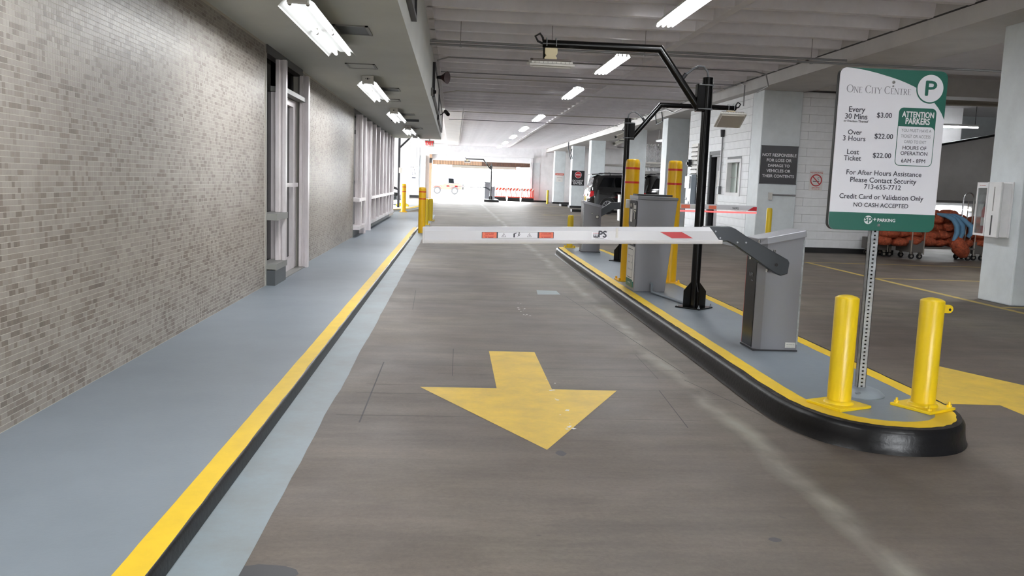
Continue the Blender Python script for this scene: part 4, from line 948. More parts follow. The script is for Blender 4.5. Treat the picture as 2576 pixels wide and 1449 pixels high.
# ================================================================== LAMPS
def make_soffit_lamp(label, loc):
    t = thing('fluorescent_lamp', label, 'lamp', loc, 0, 'lamps under the grey soffit')
    Lh = 2.93
    MB().box((-.035, .02, .06), (.035, Lh - .02, .11)).build('housing', 'reflector', t, bevel=.004)
    for s in (-1, 1):
        rings = []
        prof = [(.035, .075), (.06, .082), (.09, .075), (.13, .05), (.163, .008), (.165, .004), (.133, .046), (.09, .071), (.06, .078), (.035, .07)]
        for yy in (0, Lh): rings.append([(s * a, yy, c) for a, c in prof])
        MB().loft(rings).build('reflector', 'reflector', t)
    for s in (-1, 1):
        for y0_, y1_ in ((.05, 1.42), (1.5, Lh - .04)):
            tb = MB().cyl((s * .075, y0_, .035), (s * .075, y1_, .035), .019, n=10).build('tube', 'tubelow', t)
            ld = bpy.data.lights.new('tube_light', 'AREA'); ld.shape = 'RECTANGLE'; ld.size = .03; ld.size_y = y1_ - y0_; ld.energy = SOFFIT_W; ld.color = (.97, .985, 1)
            lo = bpy.data.objects.new('tube_light', ld); COL.objects.link(lo); lo.parent = t; lo.location = (s * .075, (y0_ + y1_) / 2, .0155)
            for q in (y0_ - .02, y1_): MB().cyl((s * .075, q, .035), (s * .075, q + .02, .035), .017, n=8).build('tube_cap', 'tubecap', tb)
        for q in (.03, 1.46, Lh - .02): MB().box((s * .075 - .012, q - .012, .03), (s * .075 + .012, q + .012, .085)).build('socket', 'panelw', t)
    MB().box((-.085, -.05, .03), (.085, .01, ZS - 2.83)).build('end_box', 'panelw', t, bevel=.006)
    for q in (.4, 2.3): MB().cyl((0, q, .1), (0, q, ZS - 2.83), .012, n=8).build('hanger', 'galv', t)
    for q in (-.03, 0, .03): MB().cyl((q, -.054, .1), (q, -.048, .1), .006 if q else .014, n=10).build('knockout', 'dark', t)
    return t
sl_lab = ['nearest lit fluorescent lamp under the grey soffit', 'second lit fluorescent lamp along the grey soffit', 'third lit fluorescent lamp along the grey soffit', 'fourth lit fluorescent lamp along the soffit, past thin ceiling bar', 'last lit fluorescent lamp at the far end of the soffit']
sl = make_soffit_lamp(sl_lab[0], (-1.335, 7.45, 2.83))
for k, yy in enumerate((13.4, 19.25, 25.3, 30.2)):
    c = copy_tree(sl); c.location = (-1.345 - .012 * k, yy, 2.83); c['label'] = sl_lab[k + 1]
c = copy_tree(sl); c.location = (-1.33, 1.6, 2.83); c['label'] = 'lit fluorescent lamp under the soffit, nearer than all in view'
def make_hall_lamp(label, loc):
    t = thing('fluorescent_lamp', label, 'lamp', loc, 0, 'lamps under the ribbed ceiling')
    Lh = 2.75
    MB().prism([(-.16, .012), (-.155, .01), (-.125, .06), (-.05, .08), (.05, .08), (.125, .06), (.155, .01), (.16, .012), (.13, .068), (.05, .092), (-.05, .092), (-.13, .068)], 'y', 0, Lh).build('housing', 'reflector', t)
    for s in (-.085, .0, .085):
        for y0_, y1_ in ((.04, 1.33), (1.41, Lh - .04)):
            MB().cyl((s, y0_, .02), (s, y1_, .02), .02, n=10).build('tube', 'tube', t)
        for q in (.03, 1.37, Lh - .03): MB().box((s - .012, q - .012, .02), (s + .012, q + .012, .07)).build('socket', 'tubecap', t)
    for q in (.1, Lh - .1): MB().box((-.012, q - .012, .085), (.012, q + .012, 4.52 - 3.95)).build('hanger', 'reflector', t)
    return t
hl_lab = ['lit strip lamp under the ribbed ceiling above the top edge of view', 'nearest whole lit strip lamp under ribbed ceiling, below the black arm', 'third lit strip lamp under the ribbed ceiling, left of smaller arm', 'fourth lit strip lamp along the ribbed ceiling', 'fifth lit strip lamp along the ribbed ceiling', 'sixth lit strip lamp along the ribbed ceiling', 'seventh lit strip lamp along the ribbed ceiling', 'eighth lit strip lamp, farthest along the ribbed ceiling']
HY = [10.9, 16.95, 22.95, 32.6, 39.7, 47.1, 54.8, 61.5]
hl = make_hall_lamp(hl_lab[0], (3.2, HY[0], 3.95))
for k, yy in enumerate(HY[1:]):
    c = copy_tree(hl); c.location = (3.22, yy, 3.95); c['label'] = hl_lab[k + 1]
c = copy_tree(hl); c.location = (3.2, 4.9, 3.95); c['label'] = 'lit strip lamp under the ribbed ceiling overhead, outside the view'
c = copy_tree(hl); c.location = (3.2, -1.1, 3.95); c['label'] = 'lit strip lamp under the ribbed ceiling behind the viewpoint'
for x_, y_, lab in ((10.5, 33.5, 'lit strip lamp in the parking bay behind the block house'), (10.5, 41.5, 'lit strip lamp in the parking bay behind the distant columns'), (10.2, 11.9, 'added strip lamp, out of view, in the right bay beyond the near column'), (11.35, 12.1, 'added strip lamp, unseen, in the right bay behind the near column')):  # right-bay pair is added out of view to brighten block wall and carts
    c = copy_tree(hl); c.location = (x_, y_, 3.83); c['label'] = lab
# lamps of the right-hand bay
t = thing('fluorescent_lamp', 'lit tube lamp in the dark bay above the ramp wall', 'lamp', (15.5, 26.2, 3.68))
MB().box((-.4, -.06, .03), (.85, .06, .09)).build('housing', 'reflector', t); MB().cyl((-.4, 0, 0), (.85, 0, .02), .03, n=10).build('tube', 'tube', t)
MB().tube([(-.3, 0, .09), (-.35, 0, .4), (-.3, 0, .715)], .008).tube([(.75, 0, .09), (.75, 0, .715)], .008).build('cable', 'rubber', t)
t = thing('fluorescent_lamp', 'lit wall lamp on the ramp wall behind the sack carts', 'lamp', (14.2, 24.3, 1.12))
MB().box((-.55, -.02, .06), (1.0, .09, .14)).build('housing', 'reflector', t); MB().cyl((-.5, -.03, .02), (.95, -.03, .02), .022, n=10).build('tube', 'tube', t); MB().box((-.6, .02, -.02), (-.55, .19, .14)).box((1.0, .02, -.02), (1.05, .19, .14)).build('bracket', 'panelw', t)

# soffit vents and bar
def vent(x0, x1, y0, y1, label):
    t = thing('ceiling_vent', label, 'vent', ((x0 + x1) / 2, (y0 + y1) / 2, ZS))
    a, c = (x1 - x0) / 2, (y1 - y0) / 2
    MB().box((-a, -c, -.012), (-a + .03, c, 0)).box((a - .03, -c, -.012), (a, c, 0)).box((-a, -c, -.012), (a, -c + .03, 0)).box((-a, c - .03, -.012), (a, c, 0)).build('frame', 'alud', t, smooth=False)
    MB().box((-a + .03, -c + .03, -.006), (a - .03, c - .03, -.001)).build('panel', 'slate' if 'dark' in label else 'soffit', t)
vent(-1.28, -.92, 9.05, 9.6, 'dark flat vent beside the nearest soffit lamp'); vent(-1.52, -1.12, 12.0, 12.5, 'pale flat vent between the two nearest soffit lamps')
vent(-1.3, -.98, 15.0, 15.5, 'dark flat vent beside the second soffit lamp'); vent(-1.46, -1.1, 17.1, 17.5, 'pale flat vent between the second and third soffit lamps')
vent(-1.3, -.98, 20.7, 21.2, 'dark flat vent beside the third soffit lamp'); vent(-1.3, -.98, 26.2, 26.7, 'dark flat vent beside the fourth soffit lamp')
tag(MB().box((-1.66, 22.6, ZS - .06), (-.95, 22.72, ZS)).build('ceiling_bar', 'slate'), 'thin dark bar across the soffit before the fourth lamp', 'bar')

# exit sign
t = thing('exit_sign', 'white exit sign with red lit letters hanging under the soffit end', 'exit sign', (-.95, 32.6, 2.68))
MB().box((-.17, -.03, 0), (.17, .03, .22)).build('housing', 'panelw', t, bevel=.006); MB().cyl((0, 0, .22), (0, 0, .31), .015, n=10).build('stem', 'panelw', t)
txt('EXIT', 'exitred', t, (0, -.032, .045), '-y', width=.29, height=.14, bold=.03)
# fittings on the soffit fascia
XF = -.53
t = thing('horn_speaker', 'dark red horn speaker on the soffit fascia', 'speaker', (XF, 21.4, 3.93))
MB().cyl((0, 0, 0), (.16, -.04, 0), .03, .05, n=14).build('mount', 'dark', t); MB().cyl((.16, -.04, 0), (.3, -.12, -.01), .05, .15, n=24).build('bell', 'horn', t)
t = thing('alarm_strobe', 'small round alarm with a black lens on the soffit fascia', 'alarm', (XF, 18.3, 3.27))
MB().cyl((0, 0, 0), (.045, 0, 0), .085, n=20).build('body', 'alud', t, bevel=.004); MB().cyl((.045, 0, 0), (.11, 0, 0), .06, .03, n=16).build('lens', 'black', t)
t = thing('bullet_camera', 'dark bullet camera on a bracket at the soffit fascia', 'camera', (XF, 27.5, 3.47))
MB().tube([(0, 0, 0), (.08, .0, .03), (.16, -.05, .1)], .016).box((0, -.05, -.05), (.02, .05, .05)).build('bracket', 'dark', t); MB().cyl((.2, .06, .13), (.29, -.28, .02), .06, n=14).build('body', 'dark', t); MB().cyl((.285, -.262, .026), (.294, -.296, .015), .05, n=14).build('lens', 'black', t)
for (y0_, y1_, z0_, z1_, lab) in ((7.4, 10.05, 3.22, 3.75, 'dark framed board on the near end of the soffit fascia'), (19.2, 24.4, 3.25, 4.0, 'first pale framed board along the far soffit fascia'), (24.8, 31.5, 3.15, 3.85, 'second pale framed board along the far soffit fascia')):
    t = thing('fascia_board', lab, 'sign board', (XF, y0_, z0_)); a, c = y1_ - y0_, z1_ - z0_
    MB().box((0, 0, 0), (.06, a, .05)).box((0, 0, c - .05), (.06, a, c)).box((0, 0, .05), (.06, .05, c - .05)).box((0, a - .05, .05), (.06, a, c - .05)).build('frame', 'dark', t, smooth=False)
    MB().box((0, .05, .05), (.035, a - .05, c - .05)).build('face', 'signblk' if 'dark' in lab else 'panelw', t)

# pipes under the ceiling
t = thing('conduit_pair', 'pair of conduits hung on rods right across the ceiling', 'conduit', (0, 15.8, 3.92))
MB().cyl((-.5, 0, .0), (7.9, 0, .0), .022, n=10).build('pipe', 'conduit', t); MB().cyl((-.5, .0, -.06), (12.4, .0, -.06), .022, n=10).build('pipe', 'conduit', t)
for xx in (.05, 1.7, 3.41, 6.53): MB().cyl((xx, .02, -.09), (xx, .02, ZC - 3.92 + .2), .006, n=6).box((xx - .02, -.03, -.09), (xx + .02, .035, -.08)).build('hanger_rod', 'conduit', t)
def conduit(label, pts, r=.016, mt='conduit'):
    return tag(MB().tube(pts, r, 8).build('conduit', mt), label, 'conduit')
conduit('thin conduit bending down to the block wall behind the black post', [(-.45, 19.3, 4.05), (-.2, 19.3, 4.13), (6.7, 19.3, 4.13), (6.95, 19.3, 4.08), (7.1, 19.5, 3.85), (7.16, 20.4, 3.8)])
conduit('thin straight conduit across the ribs beyond the bent one', [(-.4, 21.9, 4.13), (7.15, 21.9, 4.13)])
conduit('pale conduit across the ribs beside the straight one', [(-.4, 22.9, 4.13), (7.15, 22.9, 4.13)], .016, 'pipewhite')
conduit('pale conduit across the ribs past the horn speaker', [(-.4, 26.3, 4.05), (0, 26.3, 4.13), (7.15, 26.3, 4.13)], .016, 'pipewhite')
conduit('pale conduit along the step in the ceiling', [(-.4, 33.9, 4.12), (7.15, 33.9, 4.12)], .02, 'pipewhite')
conduit('thin dark wire crossing the ceiling beyond the bullet camera', [(-.3, 38.0, 4.1), (7.15, 38.0, 4.1)], .014, 'hose')
conduit('grey conduit running up the block wall to the big beam', [(7.12, 21.2, 3.55), (7.12, 21.2, 4.05), (7.14, 21.6, 4.14), (7.15, 26, 4.15)], .016)
t = thing('pipe', 'thick beige pipe crossing the dark bay above the ramp wall', 'pipe', (11.6, 22.6, 4.0))
MB().cyl((0, 0, -.02), (9, 0, .16), .085, n=14).build('run', 'pipebeige', t); MB().lathe([(.1, 0), (.1, .16)], (0, 0, 0), 14).build('coupling', 'pipebeige', t, loc=(3.4, 0, -.02)); MB().cyl((3.6, 0, .1), (3.6, 0, .42), .012).cyl((3.5, 0, .1), (3.7, 0, .1), .02).build('hanger', 'conduit', t)

# ================================================================== RIGHT-HAND WALL SIGNS AND FITTINGS
t = thing('warning_sign', 'charcoal not responsible notice on the white column by block wall', 'sign', (7.94, 20.69, 1.66))
MB().box((-.47, -.015, 0), (.455, .005, .915)).build('board', 'signblk', t, bevel=.004)
MB().box((-.475, -.018, .9), (.46, .004, .92)).box((-.475, -.018, -.005), (.46, .004, .01)).build('edge_strip', 'dark', t)
for k, (tx, wd) in enumerate((('NOT RESPONSIBLE', .85), ('FOR LOSS OR', .62), ('DAMAGE TO', .54), ('VEHICLES OR', .6), ('THEIR CONTENTS', .8))):
    txt(tx, 'inkwhite', t, (-.01, -.0165, .66 - .127 * k), '-y', width=wd, bold=.03)
t = thing('no_smoking_sign', 'small no smoking sign with a red ring on the block wall', 'sign', (8.93, 20.755, 1.52))
MB().box((-.17, -.006, 0), (.17, .002, .5)).build('board', 'paper', t)
txt('NO SMOKING', 'inkred', t, (0, -.0075, .43), '-y', width=.31, bold=.03)
n = 36; ro, ri = .15, .122
MB().add([(ro * math.cos(2 * PI * i / n), -.0075, .26 + ro * math.sin(2 * PI * i / n)) for i in range(n)] + [(ri * math.cos(2 * PI * i / n), -.0075, .26 + ri * math.sin(2 * PI * i / n)) for i in range(n)], [(i, (i + 1) % n, n + (i + 1) % n, n + i) for i in range(n)]).build('ring', 'inkred', t, smooth=False)
MB().cbox((0, -.008, .26), (.025, .001, .27), (0, -.78, 0)).build('slash', 'inkred', t); MB().box((-.08, -.0072, .225), (.08, -.0065, .245)).build('cigarette', 'ink', t)
MB().tube([(.05, -.007, .26), (.06, -.007, .29), (.03, -.007, .31), (.05, -.007, .335), (.08, -.007, .33)], .005, 6).build('smoke', 'ink', t)
print_line((3, 4), 'signred', t, (0, -.0075, .07), '-y', .2); print_line((2, 3, 2), 'signred', t, (0, -.0075, .04), '-y', .2)
t = thing('do_not_enter_sign', 'black do not enter sign on a distant column', 'sign', (7.86, 54.36, 1.42))
MB().box((-.42, -.02, 0), (.4, .03, .93)).build('board', 'signblk2', t)
def disc(name, c, r, dy, mt, parent, n=28): return MB().add([(c[0] + r * math.cos(2 * PI * i / n), dy, c[1] + r * math.sin(2 * PI * i / n)) for i in range(n)], [tuple(range(n))]).build(name, mt, parent, smooth=False)
disc('disc', (0, .67), .215, -.022, 'inkwhite', t); disc('disc', (0, .67), .195, -.024, 'inkred', t); MB().box((-.15, -.027, .645), (.15, -.025, .695)).build('bar', 'inkwhite', t)
txt('DO NOT', 'inkwhite', t, (0, -.024, .23), '-y', width=.68, bold=.02); txt('ENTER', 'inkwhite', t, (0, -.024, .07), '-y', width=.56, bold=.02)
t = thing('notice_sign', 'small white notice with a red heading on a distant column', 'sign', (7.85, 63.96, 1.95))
MB().box((-.25, -.01, -.32), (.25, .03, .16)).build('board', 'paper', t); MB().box((-.32, -.03, .17), (.32, .02, .32)).build('red_header', 'signred', t); print_line((3, 5), 'paper', t, (0, -.032, .225), '-y', .5); print_line((9,), 'inkgrey', t, (0, -.012, -.02), '-y', .4); print_line((4,), 'inkgrey', t, (0, -.012, -.2), '-y', .18)
t = thing('pay_phone', 'blue grey machine box with a shelf on the block wall', 'machine', (7.42, 26.3, .95))
MB().prism([(-.3, .0), (.3, -.05), (.3, .62), (.05, .62), (.05, .95), (-.3, .95)][::1], 'x', -.16, 0).build('body', 'teal', t, bevel=.02); MB().box((-.2, -.2, .52), (-.155, .28, .9)).build('hood', 'chrome', t, bevel=.01)
for q in ((.2, .2), (-.1, .08)): MB().cyl((-.175, q[0], q[1]), (-.155, q[0], q[1]), .045, n=14).build('button', 'black', t)
t = thing('wall_vent', 'pale louvred vent on the block wall above the machine box', 'vent', (7.44, 26.4, 1.85))
MB().box((-.01, -.33, -.05), (.01, .33, 1.0)).build('plate', 'panelw', t)
for k in range(7): MB().prism([(0, 0), (-.04, -.03), (-.04, -.045), (0, -.02)], 'y', -.29, .29).build('louver', 'alud', t, loc=(-.01, 0, .1 + .135 * k))
t = thing('wall_conduit', 'vertical conduit with a lamp holder and switch box on the block wall', 'conduit', (7.42, 23.66, 1.5))
MB().cyl((0, 0, 0), (0, 0, 1.45), .022, n=10).build('pipe', 'conduit', t); MB().cyl((0, 0, 1.42), (0, 0, 1.62), .06, .075, n=14).build('lamp_holder', 'dark', t); MB().box((-.05, -.07, -.16), (.04, .07, .06)).build('switch_box', 'cab2', t, bevel=.006)
MB().box((-.02, -.04, .7), (.04, .04, .72)).box((-.02, -.04, 1.1), (.04, .04, 1.12)).build('strap', 'galv', t)
t = thing('wall_camera', 'small black camera box on the block wall left of the black post', 'camera', (7.42, 26.75, 2.15))
MB().box((-.1, -.08, 0), (.03, .08, .22)).build('body', 'dark', t, bevel=.01); MB().cyl((-.14, 0, .1), (-.1, 0, .1), .05, n=12).build('lens', 'black', t)
t = thing('outlet_conduit', 'outlet box with conduit under the not responsible notice', 'outlet', (7.78, 20.68, 1.36))
MB().box((-.06, -.05, -.1), (.03, .01, .08)).build('box', 'panelw', t, bevel=.006); MB().cyl((.03, -.02, .03), (.62, -.02, .03), .02, n=8).build('pipe', 'conduit', t)
# cameras and cable brackets on the distant column
for k, (yy, zz, lab) in enumerate(((37.0, 3.62, 'pale camera on a bracket high on a column behind bollards'), (37.35, 3.36, 'second pale camera lower on the column behind bollards'))):
    t = thing('bullet_camera', lab, 'camera', (7.41, yy, zz))
    MB().box((-.35, -.02, -.22), (.06, .02, -.19)).box((-.06, -.02, -.22), (-.02, .02, 0)).build('bracket', 'dark', t); MB().cbox((-.3, -.1, .0), (.5, .16, .15), (0, -.35, .5)).build('body', 'panelb', t, bevel=.02); MB().cbox((-.55, -.24, -.07), (.02, .12, .11), (0, -.35, .5)).build('lens', 'black', t)
# fire extinguisher cabinet on the near column
t = thing('extinguisher_cabinet', 'white extinguisher cabinet with a clear front on the near column', 'cabinet', (7.75, 11.43, .94))
MB().box((-.14, .02, 0), (-.02, .33, .75)).box((-.02, 0, -.01), (0, .58, .77)).build('body', 'white', t, bevel=.006)
MB().prism([(.02, -.01), (.30, -.01), (.30, .76), (.02, .76)], 'x', -.18, -.14).build('door', 'white', t, bevel=.01)
MB().box((-.184, .15, .02), (-.178, .175, .3)).build('door_slot', 'dark', t); MB().box((-.183, .15, .36), (-.178, .165, .7)).build('door_slot', 'alud', t)
fr = MB(); fr.box((-.16, .34, 0), (-.14, .60, .03)).box((-.16, .34, .68), (-.14, .60, .76)).box((-.16, .34, .03), (-.14, .365, .68)).box((-.16, .575, .03), (-.14, .60, .68)).build('window_frame', 'white', t, smooth=False)
MB().box((-.152, .365, .03), (-.148, .575, .68)).build('clear_front', 'clear', t)
print_line((3, 8), 'inkred', t, (-.161, .47, .715), '-x', .14)
t = thing('fire_extinguisher', 'red fire extinguisher inside the clear fronted cabinet', 'extinguisher', (7.68, 11.9, .96))
MB().lathe([(.005, 0), (.055, .005), (.058, .03), (.058, .33), (.045, .38), (.02, .40), (.02, .43)], (0, 0, 0), 20).build('cylinder', 'extred', t); MB().box((-.02, -.05, .43), (.02, .04, .47)).build('valve', 'dark', t); MB().lathe([(.0595, 0), (.0595, .12)], (0, 0, .12), 20).build('label', 'paper', t); MB().tube([(0, .04, .44), (0, .07, .36), (0, .068, .15)], .01).build('hose', 'rubber', t)
t = thing('column_notice', 'dark sign on the front face of the near right column', 'sign', (8.2, 11.245, 1.84)); MB().box((-.27, -.008, 0), (.3, .01, .5)).build('board', 'signblk2', t)
t = thing('column_notice', 'white paper sign on the near right column below the dark one', 'sign', (8.2, 11.245, 1.3)); MB().box((-.26, -.005, 0), (.3, .01, .36)).build('board', 'paper', t)

# ================================================================== SACK CARTS
def make_cart(label, loc, hoops=True, ln=1.3, hx=1.24):
    t = thing('hand_cart', label, 'cart', loc)
    MB().box((-.02, -.32, .26), (ln, .32, .30)).build('deck', 'cartdeck', t, bevel=.004)
    MB().box((-.03, -.33, .16), (.30, .33, .44)).build('end_panel', 'cartdeck', t, bevel=.004)
    for x_ in (0.0, .3): MB().cyl((x_, -.335, .12), (x_, -.335, .66), .014, n=8).build('upright', 'cart', t)
    if hoops:
        for y_ in (-.2,):
            mb = MB()
            pts = [(hx, y_, .3), (hx, y_, 1.4)] + [(hx + .13 - .13 * math.cos(a), y_, 1.46 + .15 * math.sin(a)) for a in [PI * i / 8 for i in range(9)]] + [(hx + .26, y_, 1.4), (hx + .26, y_, .3)]
            mb.tube(pts, .018, 8).build('hoop', 'chrome', t); MB().cyl((hx + .13, y_, .3), (hx + .13, y_, 1.4), .011, n=8).build('upright', 'cart', t)
    for x_, y_ in ((.06, -.24), (.26, -.24), (ln - .1, -.24), (.06, .24), (ln - .1, .24)):
        c = MB().cyl((x_, y_ - .02, .065), (x_, y_ + .02, .065), .065, n=18).build('caster', 'tyre', t); MB().cyl((x_, y_ - .022, .065), (x_, y_ + .022, .065), .03, n=12).box((x_ - .03, y_ - .03, .11), (x_ + .03, y_ + .03, .27)).build('caster_fork', 'cart', c)
    return t
c1 = make_cart('hand cart with two uprights directly right of the sign post, loaded with sacks', (10.79, 19.75, 0), True, 1.56)
c2 = make_cart('hand cart at the left end of the sack pile behind sign post', (10.2, 20.3, 0), False, .5)
c3 = make_cart('hand cart with a steel hoop at the right end of the sack pile', (12.42, 19.9, 0), True, 1.5, .1)
rk = random.Random(21)
def sack(loc, sx, sy, sz, label):
    bm = bmesh.new(); bmesh.ops.create_icosphere(bm, subdivisions=3, radius=1)
    sd = rk.uniform(0, 99)
    for v in bm.verts:
        d = 1 + .16 * noise.noise(v.co * 1.9 + Vector((sd, 0, 0))) + .07 * noise.noise(v.co * 5 + Vector((0, sd, 0)))
        v.co = Vector((v.co.x * sx * d, v.co.y * sy * d, v.co.z * sz * d))
        v.co.z = max(v.co.z, -sz * .82)
    me = bpy.data.meshes.new('sack'); bm.to_mesh(me); bm.free(); me.materials.append(M['sack'])
    me.polygons.foreach_set('use_smooth', [True] * len(me.polygons))
    o = bpy.data.objects.new('sack', me); COL.objects.link(o); o.location = loc; o.rotation_euler = (0, 0, rk.uniform(-.3, .3))
    return tag(o, label, 'sack', 'rust sacks heaped on the carts')
rows = [(.40, 9, 10.3, .33, 19.75), (.58, 9, 10.4, .32, 19.8), (.76, 8, 10.6, .33, 19.85), (.94, 6, 10.9, .33, 19.9), (1.08, 3, 11.2, .34, 19.95)]
names = ['bottom', 'second', 'third', 'fourth', 'top']
ordn = ['first', 'second', 'third', 'fourth', 'fifth', 'sixth', 'seventh', 'eighth', 'ninth']
for r_, (zz, cnt, xs, dx, yy) in enumerate(rows):
    for i in range(cnt):
        sack((xs + dx * i + rk.uniform(-.05, .05), yy + rk.uniform(-.08, .1), zz + rk.uniform(-.02, .02)), rk.uniform(.19, .25), rk.uniform(.24, .3), rk.uniform(.11, .14), 'rust mesh sack, %s from the left in the %s layer of the pile' % (ordn[i], names[r_]))
tag(MB().tube([(11.95, 19.52, .5), (11.9, 19.44, .42), (11.98, 19.42, .3), (12.1, 19.42, .16), (12.16, 19.43, .1)], [.14, .17, .19, .14, .04], 10).build('sack', 'sack'), 'limp rust sack hanging off the front of the cart deck', 'sack', 'rust sacks heaped on the carts')
for k, (x_, xb, zb_, lab) in enumerate(((11.72, 11.80, .46, 'left strip of the blue cloth draped over the sacks'), (11.82, 11.93, .47, 'middle strip of the blue cloth draped over the sacks'), (11.95, 12.14, .56, 'right strip of the blue cloth draped over the sacks'))):
    tag(MB().tube([(x_ - .18, 19.86, 1.07), (x_ - .05, 19.62, 1.05), (x_ + .06, 19.47, .97), (xb + .05, 19.41, .82), (xb + .06, 19.40, .66), (xb, 19.41, zb_)], [.035, .05, .06, .065, .062, .045], 10).build('blue_strip', 'blue'), lab, 'cloth')

# ================================================================== CARS
def make_suv(label, loc, rz, paint):
    t = thing('car', label, 'car', loc, rz)
    Ls, Wd, Ht = 5.0, .98, 1.9          # x = length, rear at x=0, front at x=5
    # side stations: x, z_low, half width low, z_belt, half belt, z_roof, half roof
    st = [(0.0, .52, .86, .95, .9, 1.0, .86), (.06, .45, .93, 1.12, .95, 1.2, .84), (.25, .40, .97, 1.17, .97, 1.74, .80), (.5, .38, .98, 1.18, .98, 1.86, .78), (1.6, .36, .98, 1.17, .98, 1.9, .78), (2.6, .36, .98, 1.14, .98, 1.87, .76), (3.2, .36, .98, 1.12, .97, 1.72, .74), (3.85, .36, .98, 1.10, .96, 1.2, .84), (4.5, .38, .96, 1.06, .93, 1.12, .8), (4.88, .42, .9, .98, .86, 1.02, .76), (5.0, .5, .78, .85, .76, .88, .7)]
    rings = []
    for x_, zl, wl, zb_, wb_, zr, wr_ in st:
        rings.append([(x_, -wl, zl), (x_, -wl - .0, (zl + zb_) / 2), (x_, -wb_, zb_), (x_, -wr_ - (.02), (zb_ + zr) / 2 + .02), (x_, -wr_ * .92, zr - .02), (x_, 0, zr + .02), (x_, wr_ * .92, zr - .02), (x_, wr_ + .02, (zb_ + zr) / 2 + .02), (x_, wb_, zb_), (x_, wl, (zl + zb_) / 2), (x_, wl, zl), (x_, 0, zl - .05)])
    body = MB().loft(rings).build('body', paint, t); body.data.set_sharp_from_angle(angle=1.2)
    for s in (-1, 1):
        MB().prism([(.42, 1.24), (1.25, 1.23), (1.25, 1.74), (.72, 1.74)], 'y', s * .80, s * .925).prism([(1.33, 1.23), (2.15, 1.22), (2.15, 1.75), (1.33, 1.75)], 'y', s * .80, s * .925).prism([(2.23, 1.22), (3.4, 1.19), (2.9, 1.66), (2.23, 1.74)], 'y', s * .80, s * .915).build('side_window', 'glass', t, smooth=False)
        MB().box((2.6, s * 1.0, .95), (2.78, s * .985, .985)).box((1.4, s * 1.0, .97), (1.58, s * .985, 1.0)).build('door_handle', 'chrome', t)
        MB().prism([(-.03, .82), (.1, .80), (.36, .98), (.36, 1.08), (.06, 1.1)], 'y', s * .72, s * .962).build('taillight', 'taillight', t, bevel=.01)
        MB().prism([(4.52, .78), (4.98, .74), (4.97, .86), (4.6, .98)], 'y', s * .58, s * .93).build('headlight', 'lens', t, bevel=.01)
        MB().tube([(.6, s * .68, 1.9), (.75, s * .7, 1.96), (2.3, s * .7, 1.97), (2.5, s * .68, 1.91)], .018, 6).build('roof_rail', 'dark', t)
        for x_ in (.95, 3.95):
            wv = MB().cyl((x_, s * .76, .37), (x_, s * .99, .37), .37, n=26).build('wheel', 'tyre', t, bevel=.02)
            MB().cyl((x_, s * .97, .37), (x_, s * .995, .37), .27, n=24).build('rim', 'dark', wv)
            mb = MB()
            for q in range(10):
                a = 2 * PI * q / 10; mb.add([(x_ + rr * math.cos(a + da), s * 1.0, .37 + rr * math.sin(a + da)) for rr, da in ((.05, -.3), (.26, -.07), (.26, .07), (.05, .3))], [(0, 1, 2, 3)])
            n_ = 24; mb.add([(x_ + rr * math.cos(2 * PI * i / n_), s * 1.0, .37 + rr * math.sin(2 * PI * i / n_)) for rr in (.245, .28) for i in range(n_)], [(i, (i + 1) % n_, n_ + (i + 1) % n_, n_ + i) for i in range(n_)]); mb.build('spokes', 'alloy', wv, smooth=False)
            MB().tube([(x_ + .42 * math.cos(a), s * .985, .37 + .42 * math.sin(a)) for a in [PI * i / 12 for i in range(13)]], .03, 6).build('wheel_arch', 'rubber', t)
    MB().prism([(.10, 1.2), (.22, 1.72), (.27, 1.72), (.15, 1.2)], 'y', -.74, .74).build('rear_window', 'glass', t, smooth=False)
    MB().prism([(3.82, 1.24), (3.24, 1.74), (3.28, 1.76), (3.88, 1.25)], 'y', -.72, .72).build('windscreen', 'glass', t, smooth=False)
    MB().box((-.1, -.88, .38), (.06, .88, .6)).build('rear_bumper', 'dark', t, bevel=.04); MB().box((-.12, -.85, .55), (-.02, .85, .6)).build('bumper_trim', 'chrome', t)
    MB().box((4.9, -.9, .36), (5.1, .9, .6)).build('front_bumper', 'cab2', t, bevel=.05)
    gr = MB().box((4.96, -.5, .62), (5.03, .5, .92)).build('grille', 'blackbase', t)
    for q in range(3): MB().box((5.02, -.5, .66 + .09 * q), (5.05, .5, .69 + .09 * q)).build('grille_bar', 'chrome', gr)
    MB().box((-.04, -.26, .82), (.02, .26, .96)).build('number_plate', 'panelw', t); MB().box((-.03, -.6, 1.04), (.03, .6, 1.1)).build('tailgate_trim', 'chrome', t)
    MB().prism([(.12, 1.84), (.62, 1.9), (.62, 1.94), (.08, 1.9)], 'y', -.72, .72).build('spoiler', paint, t)
    MB().tube([(1.2, 0, 1.92), (1.1, 0, 2.02)], [.03, .01], 6).build('antenna', 'dark', t)
    return t
s1 = make_suv('black parked car with its rear towards the lane, left of tall bollards', (7.0, 44.9, 0), 0, 'carblack')
s1.scale = (1, 1, 1.08)
s2 = copy_tree(s1); s2.location = (8.75, 40.6, 0); s2['label'] = 'black parked car half hidden between columns behind the bollards'
s3 = make_suv('dark grey car nose showing past the end of the window wall', (-7.75, 44.2, 0), 0, 'cargrey')
